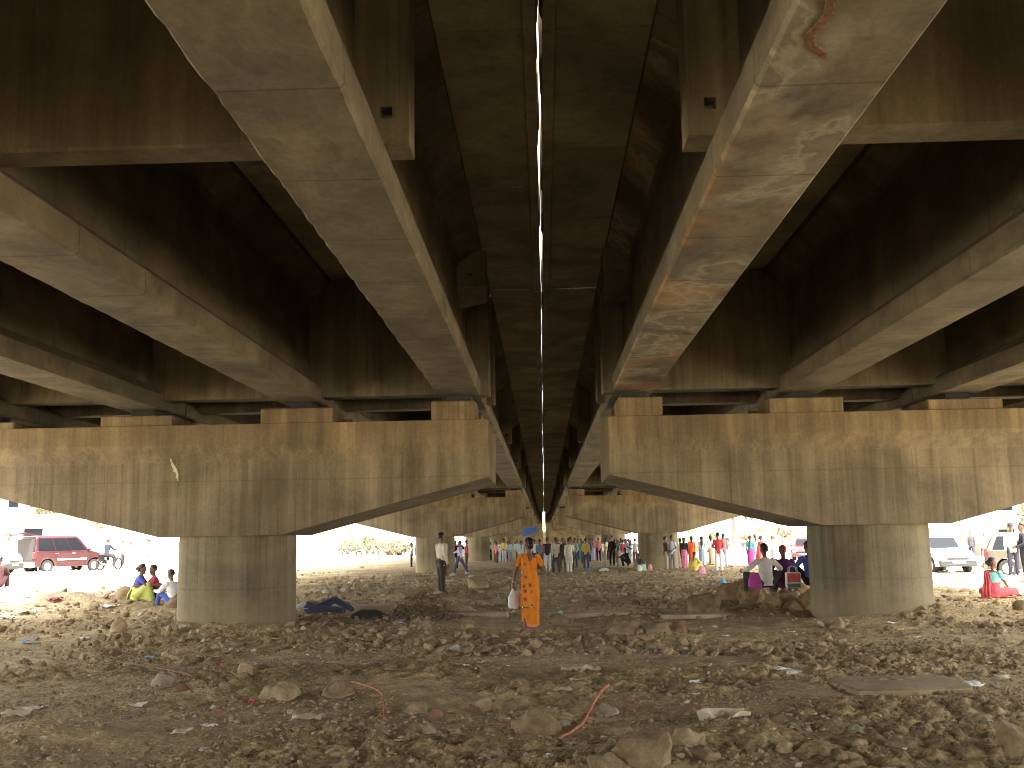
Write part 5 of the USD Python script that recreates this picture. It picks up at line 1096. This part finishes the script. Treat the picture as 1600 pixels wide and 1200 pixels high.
def car(label, loc, rz, col, style='hatch', tailgate=False, cat='car', strip=None, dark_bumper=False):
    L, W, H = {'hatch': (3.6, 1.56, 1.50), 'van': (3.95, 1.60, 1.78), 'suv': (4.2, 1.72, 1.80), 'wagon': (4.1, 1.62, 1.52)}[style]
    belt = {'hatch': 0.93, 'van': 1.02, 'suv': 1.08, 'wagon': 0.92}[style]; h0 = 0.22
    xf, xr = L / 2, -L / 2
    low = [(xr + 0.05, h0 + 0.06), (xr, 0.45), (xr + 0.02, belt - 0.05), (xr + 0.10, belt), (xf - 1.02, belt), (xf - 0.75, belt - 0.03), (xf - 0.18, belt - 0.20), (xf - 0.03, belt - 0.34), (xf, 0.45), (xf - 0.06, h0 + 0.04)]
    m = prism_xz(low, -W / 2, W / 2)
    pl = Polygon([(xr, -W / 2), (xf, -W / 2), (xf, W / 2), (xr, W / 2)]).buffer(-0.28).buffer(0.28, quad_segs=6)
    m = m ^ m3.CrossSection([np.array(pl.exterior.coords)[:-1]], m3.FillRule.EvenOdd).extrude(3.0)
    wr = 0.30 if style != 'suv' else 0.35; wx = (xr + 0.72, xf - 0.70)
    for x in wx: m = m - m3.Manifold.cylinder(W + 1, wr + 0.06, wr + 0.06, 32).rotate((90, 0, 0)).translate((x, W / 2 + 0.5, wr))
    rear_top = {'hatch': 0.52, 'van': 0.16, 'suv': 0.22, 'wagon': 0.34}[style]
    def cabin(e):
        c0 = [(xr + 0.06 - e, -W / 2 + 0.03 - e), (xf - 0.92 + e, -W / 2 + 0.03 - e), (xf - 0.92 + e, W / 2 - 0.03 + e), (xr + 0.06 - e, W / 2 - 0.03 + e)]
        c1 = [(xr + rear_top - e, -W / 2 + 0.20 - e), (xf - 1.55 + e, -W / 2 + 0.20 - e), (xf - 1.55 + e, W / 2 - 0.20 + e), (xr + rear_top - e, W / 2 - 0.20 + e)]
        c2 = [(x * 0.9 + (-0.1) * 0.1, y * 0.86) for x, y in c1]
        return m3.Manifold.hull_points(np.array([(x, y, belt - 0.06) for x, y in c0] + [(x, y, H - 0.06 + e * 0.3) for x, y in c1] + [(x, y, H + e * 0.3) for x, y in c2]))
    body = m + cabin(0.0)
    root = thing('parked_car', loc, rz, label=label, cat=cat)
    obj('body', soften(body, 0.14, 2), paint(col), root, smooth=35)
    shell = cabin(0.022)
    zt = H - 0.13; zb = belt + 0.04
    def sidex(z, front): 
        t = (z - (belt - 0.06)) / (H - belt)
        return (xf - 0.92 - 0.63 * t) if front else (xr + 0.06 + (rear_top - 0.06) * t)
    fr0, fr1, rr0, rr1 = sidex(zb, True) - 0.14, sidex(zt, True) - 0.12, sidex(zb, False) + 0.14, sidex(zt, False) + 0.12
    cuts = [0.40, 0.74] if style == 'hatch' else [0.36, 0.70]
    edges0 = [rr0 + (fr0 - rr0) * q for q in [0] + cuts + [1]]; edges1 = [rr1 + (fr1 - rr1) * q for q in [0] + cuts + [1]]
    for i in range(3):
        a0, a1, b0, b1 = edges0[i] + 0.03, edges0[i + 1] - 0.03, edges1[i] + 0.03, edges1[i + 1] - 0.03
        w = shell ^ prism_xz([(a0, zb), (a1, zb), (b1, zt), (b0, zt)], -2, 2)
        for sg in (-1, 1):
            g = w ^ m3.Manifold.cube((8, 2, 4)).translate((-4, 0.35 if sg > 0 else -2.35, 0))
            obj('side_window', g, GLASS, root)
    ws = shell ^ m3.Manifold.cube((2, W - 0.42, zt - zb)).translate((xf - 1.75, -W / 2 + 0.21, zb)); obj('windscreen', ws ^ prism_xz([(fr0 + 0.02, zb), (fr0 + 2, zb), (fr1 + 2, zt), (fr1 + 0.02, zt)], -2, 2), GLASS, root)
    if tailgate:
        t = obj('tailgate', loft(np.array([[(x, y, z + d) for y, d in ((-W / 2 + 0.2, 0), (W / 2 - 0.2, 0), (W / 2 - 0.2, 0.05), (-W / 2 + 0.2, 0.05))] for x, z in ((xr + 0.12, H - 0.01), (xr - 0.35, H + 0.10), (xr - 0.80, H + 0.06), (xr - 0.95, H - 0.02))])), paint(col), root)
        obj('opening', cbox(xr - 0.012, xr + 0.12, -W / 2 + 0.16, W / 2 - 0.16, 0.62, H - 0.16, 0.01), MATS['black_plastic'], root)
    else:
        rw = shell ^ m3.Manifold.cube((1.2, W - 0.5, zt - zb)).translate((xr - 0.5, -W / 2 + 0.25, zb)); obj('rear_window', rw ^ prism_xz([(xr - 2, zb), (rr0 - 0.02, zb), (rr1 - 0.02, zt), (xr - 2, zt)], -2, 2), GLASS, root)
    obj('front_bumper', cbox(xf - 0.10, xf + 0.05, -W / 2 + 0.06, W / 2 - 0.06, 0.26, 0.50, 0.03), paint(col) if style != 'suv' and not dark_bumper else MATS['black_plastic'], root)
    obj('rear_bumper', cbox(xr - 0.06, xr + 0.10, -W / 2 + 0.05, W / 2 - 0.05, 0.28, 0.52, 0.03), MATS['plate_white'] if style == 'van' else paint(col), root)
    obj('grille', cbox(xf - 0.02, xf + 0.035, -0.42, 0.42, 0.53, 0.62, 0.01), MATS['black_plastic'], root)
    obj('air_intake', cbox(xf + 0.02, xf + 0.058, -0.5, 0.5, 0.29, 0.37, 0.01), MATS['black_plastic'], root)
    obj('number_plate', cbox(xf + 0.045, xf + 0.066, -0.24, 0.24, 0.39, 0.49, 0.004), MATS['plate_white'], root)
    obj('number_plate', cbox(xr - 0.078, xr - 0.055, -0.24, 0.24, 0.40, 0.50, 0.004), MATS['plate_white'], root)
    for sg in (-1, 1):
        yy = sorted((sg * (W / 2 - 0.10), sg * (W / 2 - 0.42)))
        obj('headlight', cbox(xf - 0.16, xf + 0.012, yy[0], yy[1], 0.54, 0.68, 0.03), MATS['lamp_clear'], root)
        yy = sorted((sg * (W / 2 - 0.05), sg * (W / 2 - 0.22)))
        obj('tail_light', cbox(xr - 0.012, xr + 0.10, yy[0], yy[1], 0.68, 0.98, 0.02), MATS['lamp_red'], root)
        yy = sorted((sg * (W / 2 - 0.02), sg * (W / 2 + 0.17)))
        obj('wing_mirror', cbox(xf - 1.12, xf - 0.98, yy[0], yy[1], belt + 0.0, belt + 0.13, 0.03), paint(col), root)
        for x in (xf - 1.95, xf - 2.85):
            yy = sorted((sg * (W / 2 - 0.01), sg * (W / 2 + 0.022))); obj('door_handle', cbox(x, x + 0.16, yy[0], yy[1], belt - 0.13, belt - 0.09, 0.008), CHROME, root)
        if strip:
            yy = sorted((sg * (W / 2 - 0.01), sg * (W / 2 + 0.018))); obj('side_moulding', cbox(wx[0] + 0.5, wx[1] - 0.45, yy[0], yy[1], 0.58, 0.66, 0.006), MATS['plate_white'], root)
        for x in wx: wheel(root, x, sg * (W / 2 - 0.11), wr, sg)
    return root
COL['dark_red'] = (0.20, 0.014, 0.02)
def gz(x, y): return float(ground(x, y))
car('maroon van with its tailgate raised and a pale side strip at the left', (-24.0, 51.0, gz(-24.0, 51.0)), 58, 'maroon', 'van', True, 'van', True)
car('white off road vehicle cut by the left edge of the photo', (-24.2, 42.6, gz(-24.2, 42.6)), 2, 'white', 'suv')
car('white hatchback facing the camera just right of the right column', (15.75, 42.2, gz(15.75, 42.2)), -86, 'white', 'hatch', dark_bumper=True)
car('silver hatchback seen from the side at the right edge of the photo', (17.45, 36.6, gz(17.45, 36.6)), -19, 'silver', 'wagon')
car('red car facing the camera left of the right column, behind the seated men', (17.3, 69.0, gz(17.3, 69.0)), -112, 'dark_red', 'hatch')
car('distant white car parked beyond the third left pier', (-8.6, 104.0, gz(-8.6, 104)), 20, 'white', 'hatch')
def motorcycle(label, loc, rz, col):
    root = thing('motorcycle', loc, rz, label=label, cat='motorcycle')
    for x in (-0.62, 0.62):
        a = np.linspace(0, 2 * math.pi, 25)[:-1]; r = 0.30
        prof = [(r * 0.78, -0.04), (r, -0.03), (r, 0.03), (r * 0.78, 0.04)]
        ty = obj('tyre', loft(np.array([np.stack([x + np.cos(a) * q, np.full(24, p), r + np.sin(a) * q], 1) for q, p in prof]), caps=False), DARK, root, smooth=40)
        sp = [tube(np.array([[x + math.cos(t) * 0.03, 0, r + math.sin(t) * 0.03], [x + math.cos(t) * r * 0.8, 0, r + math.sin(t) * r * 0.8]]), 0.008, 4) for t in np.arange(6) * math.pi / 3]
        obj('spokes', join(sp), CHROME, ty)
        fl = np.linspace(0.3, 2.5, 9); obj('mudguard', loft(np.array([[(x + math.cos(t) * q, y, 0.3 + math.sin(t) * q) for q, y in ((0.325, -0.06), (0.345, 0), (0.325, 0.06), (0.335, 0))] for t in fl])), paint(col), root)
    obj('engine', soften(m3.Manifold.hull_points(np.array([(x, y, z) for x in (-0.22, 0.22) for y in (-0.13, 0.13) for z in (0.24, 0.52)])), 0.1, 2), MATS['rim_silver'], root, smooth=40)
    obj('fuel_tank', soften(m3.Manifold.hull_points(np.vstack([_ico * [0.16, 0.12, 0.10] + [0.18, 0, 0.74], _ico * [0.10, 0.09, 0.07] + [-0.06, 0, 0.70]])), 0.06, 2), paint(col), root, smooth=True)
    obj('seat', soften(m3.Manifold.hull_points(np.vstack([_ico * [0.12, 0.11, 0.05] + [-0.12, 0, 0.73], _ico * [0.1, 0.10, 0.05] + [-0.68, 0, 0.80]])), 0.06, 2), MATS['black_plastic'], root, smooth=True)
    obj('frame', join([tube(np.array(q), 0.022, 6) for q in ([(0.42, 0, 0.72), (0.1, 0, 0.4), (-0.25, 0, 0.36), (-0.62, 0, 0.30)], [(0.42, 0, 0.72), (-0.2, 0, 0.64), (-0.7, 0, 0.72)])]), MATS['black_plastic'], root)
    obj('front_fork', join([tube(np.array([(0.42, y, 0.88), (0.62, y, 0.30)]), 0.020, 6) for y in (-0.075, 0.075)]), CHROME, root)
    obj('handlebar', tube(np.array([(0.22, -0.36, 0.98), (0.38, -0.18, 0.96), (0.42, 0, 0.92), (0.38, 0.18, 0.96), (0.22, 0.36, 0.98)]), 0.014, 6), CHROME, root)
    obj('headlight', blob(np.array([0.50, 0, 0.84]), 0.07, 0.09, 0.09), MATS['lamp_clear'], root, smooth=40)
    obj('exhaust_pipe', tube(np.array([(0.1, -0.15, 0.28), (-0.3, -0.17, 0.26), (-0.85, -0.19, 0.38)]), np.array([0.025, 0.04, 0.045]), 7), CHROME, root)
def bike(px, feet, Y, rz, col, lab):
    p = at_y(px, feet, Y); motorcycle(lab, (p[0], Y, gz(p[0], Y)), rz, col); return p
b = bike(171, 886, 52.5, 70, 'black', 'black motorcycle with a rider in front of the maroon van')
person('rider in a dark blue shirt sitting on the black motorcycle', (b[0] - 0.05, 52.2, gz(b[0], 52.5)), -20, 1.66, 'ride', top='navy', bottom='black', tol=0.04)
bike(577, 890, 84.0, 10, 'grey', 'right of the two motorcycles parked in the sun left of the second left pier')
bike(550, 890, 86.0, 170, 'black', 'left of the two motorcycles parked in the sun left of the second left pier')

# ------------------------------------------------------------------ background: buildings, stalls, trees, shrubs
simple('wall_pale', (0.52, 0.50, 0.45), 0.9, 0.12, 1.5); simple('roof_sheet', (0.42, 0.43, 0.44), 0.7, 0.2, 2.0); simple('post_wood', (0.20, 0.15, 0.10), 0.9, 0.2); simple('tarp_blue', (0.08, 0.20, 0.66), 0.6, 0.2, 4.0)
def building(name, label, x0, x1, y0, y1, z0, z1, floors, bays, cat='building', balcony=False):
    t = thing(name, label=label, cat=cat)
    obj('wall', cbox(x0, x1, y0, y1, z0, z1, 0.03), MATS['wall_pale'], t)
    obj('roof_slab', cbox(x0 - 0.5, x1 + 0.5, y0 - 0.6, y1 + 0.3, z1 + 0.002, z1 + 0.25, 0.03), MATS['old_concrete'], t)
    fh = (z1 - z0) / floors; bw = (x1 - x0) / bays
    for i in range(floors):
        for j in range(bays):
            a, b_ = x0 + bw * (j + 0.28), x0 + bw * (j + 0.72); lo, hi = z0 + fh * i + fh * 0.34, z0 + fh * i + fh * 0.78
            f = obj('window', join([cbox(a - 0.08, a, y0 - 0.06, y0 + 0.05, lo - 0.08, hi + 0.08), cbox(b_, b_ + 0.08, y0 - 0.06, y0 + 0.05, lo - 0.08, hi + 0.08), cbox(a + 0.002, b_ - 0.002, y0 - 0.06, y0 + 0.05, hi, hi + 0.08), cbox(a + 0.002, b_ - 0.002, y0 - 0.06, y0 + 0.05, lo - 0.08, lo)]), MATS['wall_pale'], t)
            obj('pane', cbox(a + 0.003, b_ - 0.003, y0 - 0.02, y0 + 0.03, lo + 0.003, hi - 0.003, 0.004), GLASS, f)
        if balcony: obj('balcony', cbox(x0 + 0.4, x1 - 0.4, y0 - 1.1, y0 - 0.07, z0 + fh * i + fh * 0.10, z0 + fh * i + fh * 0.30, 0.03), MATS['old_concrete'], t)
building('shed', 'long low pale shed with a flat roof far off at the left', -82, -45.5, 95, 101, -0.5, 4.25, 1, 9, 'shed')
building('apartment_building', 'pale two storey building among trees at the upper left', -74, -62.5, 128, 138, 2.0, 8.6, 2, 4, balcony=True)
building('apartment_building', 'pale building half lost in glare at the far right', 44, 62, 104, 114, -1.0, 5.6, 2, 5, balcony=True)
def stall(label, x, y, w, d, h, rz, m):
    z = gz(x, y); t = thing('market_stall', (x, y, z), rz, label=label, cat='market stall')
    for sx in (-1, 1):
        for sy in (-1, 1): obj('post', tube(np.array([(sx * w / 2, sy * d / 2, -0.2), (sx * w / 2, sy * d / 2, h + (0.25 if sy > 0 else 0))]), 0.04, 7), MATS['post_wood'], t)
    u = np.linspace(-0.56, 0.56, 11); rings = []
    for q in u: rings.append([(q * w, -d * 0.62, h - 0.05 + 0.05 * math.cos(q * 20)), (q * w, d * 0.6, h + 0.27 + 0.05 * math.cos(q * 20)), (q * w, d * 0.6, h + 0.29 + 0.05 * math.cos(q * 20)), (q * w, -d * 0.62, h - 0.03 + 0.05 * math.cos(q * 20))])
    obj('awning', loft(np.array(rings)), MATS[m], t)
    obj('counter', cbox(-w / 2 + 0.1, w / 2 - 0.1, -d / 2 + 0.1, 0.1, -0.1, 0.85, 0.03), MATS['post_wood'], t)
stall('pale roofed market stall beyond the red car', 22.5, 88, 4.5, 2.5, 2.3, -8, 'roof_sheet')
stall('market stall with a pale awning left of the white hatchback, seen past the right column', 27.0, 92, 4.0, 2.5, 2.6, 5, 'wall_pale')
stall('market stall with a grey sheet roof above the dark jacket at the right', 33.5, 78, 4.0, 2.5, 2.7, 12, 'roof_sheet')
t = thing('banner', (-1.35, 100, gz(-1.35, 100)), 0, label='bright blue tarpaulin banner between two poles above the crowd', cat='banner')
for sx in (-0.75, 0.72): obj('pole', tube(np.array([(sx, 0, -0.2), (sx, 0, 3.0 + 0.25 * sx)]), 0.03, 6), MATS['post_wood'], t)
u = np.linspace(-0.72, 0.69, 13)
obj('cloth', loft(np.array([[(q, -0.05 + 0.05 * math.sin(q * 6), 2.25 + 0.32 * q), (q, -0.10 + 0.07 * math.sin(q * 5), 2.95 + 0.25 * q), (q, -0.08 + 0.07 * math.sin(q * 5), 2.95 + 0.25 * q), (q, -0.03 + 0.05 * math.sin(q * 6), 2.25 + 0.32 * q)] for q in u])), MATS['tarp_blue'], t)
p = at_y(1531, 832, 70.0)
obj('utility_pole', tube(np.array([(p[0], 70, gz(p[0], 70) - 0.3), (p[0], 70, gz(p[0], 70) + 7.5)]), np.array([0.13, 0.09]), 10), MATS['old_concrete'], smooth=40, label='grey concrete pole rising above the people at the right', cat='pole')

def leaves(name, col):
    d, l = tuple(c * 0.55 for c in col), tuple(c * 1.5 for c in col)
    n = {'g': ('geometry', {}), 'o': ('noise_texture', {'scale': 0.9, 'detail': 3}), 'r': ('rgb_ramp', {'ramp': [(0.3, d), (0.7, l)]}), 'd': ('diffuse_bsdf', {}), 't': ('translucent_bsdf', {}), 'm': ('mix_closure', {'fac': 0.3})}
    return mat(name, n, [('g.position', 'o.vector'), ('o.fac', 'r.fac'), ('r.color', 'd.color'), ('r.color', 't.color'), ('d.BSDF', 'm.closure1'), ('t.BSDF', 'm.closure2')], surface='m.closure')
leaves('leaf_olive', (0.17, 0.17, 0.11)); leaves('leaf_hazed', (0.26, 0.24, 0.175)); leaves('leaf_green', (0.06, 0.085, 0.04))  # shrub and tree tints lightened: distant haze put into the leaf colour
def leaf_cloud(blobs, n, size, seed):
    r = np.random.default_rng(seed); B = np.array(blobs, float); w = B[:, 3] ** 2; k = r.choice(len(B), n, p=w / w.sum())
    d = r.normal(size=(n, 3)); d /= np.linalg.norm(d, axis=1, keepdims=True); c = B[k, :3] + d * (B[k, 3] * r.uniform(0.45, 1.0, n) ** 0.6)[:, None] * [1, 1, 0.8]
    a = r.normal(size=(n, 3)); a /= np.linalg.norm(a, axis=1, keepdims=True); b = np.cross(a, r.normal(size=(n, 3))); b /= np.linalg.norm(b, axis=1, keepdims=True)
    s = size * r.uniform(0.6, 1.4, (n, 1))
    v = np.stack([c - a * s, c + b * s * 0.5, c + a * s, c - b * s * 0.5], 1).reshape(-1, 3); i = np.arange(n) * 4
    return v, np.stack([i, i + 1, i + 2, i + 3], 1)
SHR = []
for q in range(5):
    path = f'/World/shrub_source_{q:03d}'
    c = stage.CreateClassPrim(path); r = np.random.default_rng(600 + q)
    bl = [(r.normal() * 0.45, r.normal() * 0.45, 0.45 + 0.35 * r.random(), 0.35 + 0.3 * r.random()) for _ in range(7)]
    usdkit.mesh(stage, path + '/foliage', leaf_cloud(bl, 520, 0.11, q), MATS[['leaf_olive', 'leaf_hazed', 'leaf_hazed', 'leaf_hazed', 'leaf_olive'][q]])
    st = [tube(np.array([(0, 0, -0.2), (b_[0] * 0.6, b_[1] * 0.6, b_[2] * 0.6), (b_[0], b_[1], b_[2])]), np.array([0.03, 0.02, 0.008]), 5) for b_ in bl]
    usdkit.mesh(stage, path + '/stem', join(st), MATS['post_wood']); SHR.append(path)
r = np.random.default_rng(31)
for q in range(96):
    sg = -1 if q % 2 else 1
    y = r.uniform(108, 185); x = sg * (r.uniform(0.13, 0.32) * y if q < 80 else r.uniform(0.35, 0.55) * y)
    t = UsdGeom.Xform.Define(stage, numbered('/World', 'shrub')); t.AddTranslateOp().Set(Gf.Vec3d(x, y, gz(x, y) - 0.1)); t.AddRotateZOp().Set(float(r.uniform(0, 360))); s = float(r.uniform(0.7, 2.1)); t.AddScaleOp().Set(Gf.Vec3f(s, s, s * float(r.uniform(0.7, 1.1))))
    t.GetPrim().GetReferences().AddInternalReference(SHR[q % 5]); t.GetPrim().SetInstanceable(True)
    tag(t.GetPrim(), 'grey green shrub on the pale hillside at the ' + ('left' if sg < 0 else 'right'), 'shrub', 'shrubs on the hillside at the ' + ('left' if sg < 0 else 'right'))
def tree(label, x, y, h, spread, m, seed):
    z = gz(x, y); r = np.random.default_rng(seed); t = thing('tree', (x, y, z), 0, label=label, cat='tree')
    obj('trunk', tube(smooth_line(np.array([(0, 0, -0.4), (0.1, 0, h * 0.25), (0.05, 0.1, h * 0.5), (0.2, 0.1, h * 0.75)]), 1), np.array([0.24, 0.19, 0.13, 0.05]) * h / 7, 9), MATS['post_wood'], t, smooth=50)
    bl = []
    for q in range(13):
        a = q * 2.4 + r.normal() * 0.3; rad = spread * (0.25 + 0.6 * r.random()); hz_ = h * (0.42 + 0.5 * r.random()); e = np.array([math.cos(a) * rad, math.sin(a) * rad, hz_])
        obj('limb', tube(np.array([(0.05, 0.03, h * 0.35 + 0.02 * q), e * [0.5, 0.5, 0.8], e]), np.array([0.09, 0.06, 0.02]) * h / 7, 6), MATS['post_wood'], t)
        bl.append((*e, spread * (0.26 + 0.2 * r.random())))
    obj('crown', leaf_cloud(bl, 3200, 0.16 * h / 6, seed), MATS[m], t)
tree('dark green tree left of the pale two storey building at the upper left', -79, 124, 8.5, 3.6, 'leaf_green', 1)
tree('olive tree right of the pale two storey building at the upper left', -60.5, 126, 6.4, 2.8, 'leaf_olive', 2)
tree('thin pale tree on the hillside right of the second right pier', 24, 132, 6.5, 3.0, 'leaf_olive', 3)
tree('tree behind the market stalls at the far right', 47, 96, 7.0, 3.4, 'leaf_olive', 5)
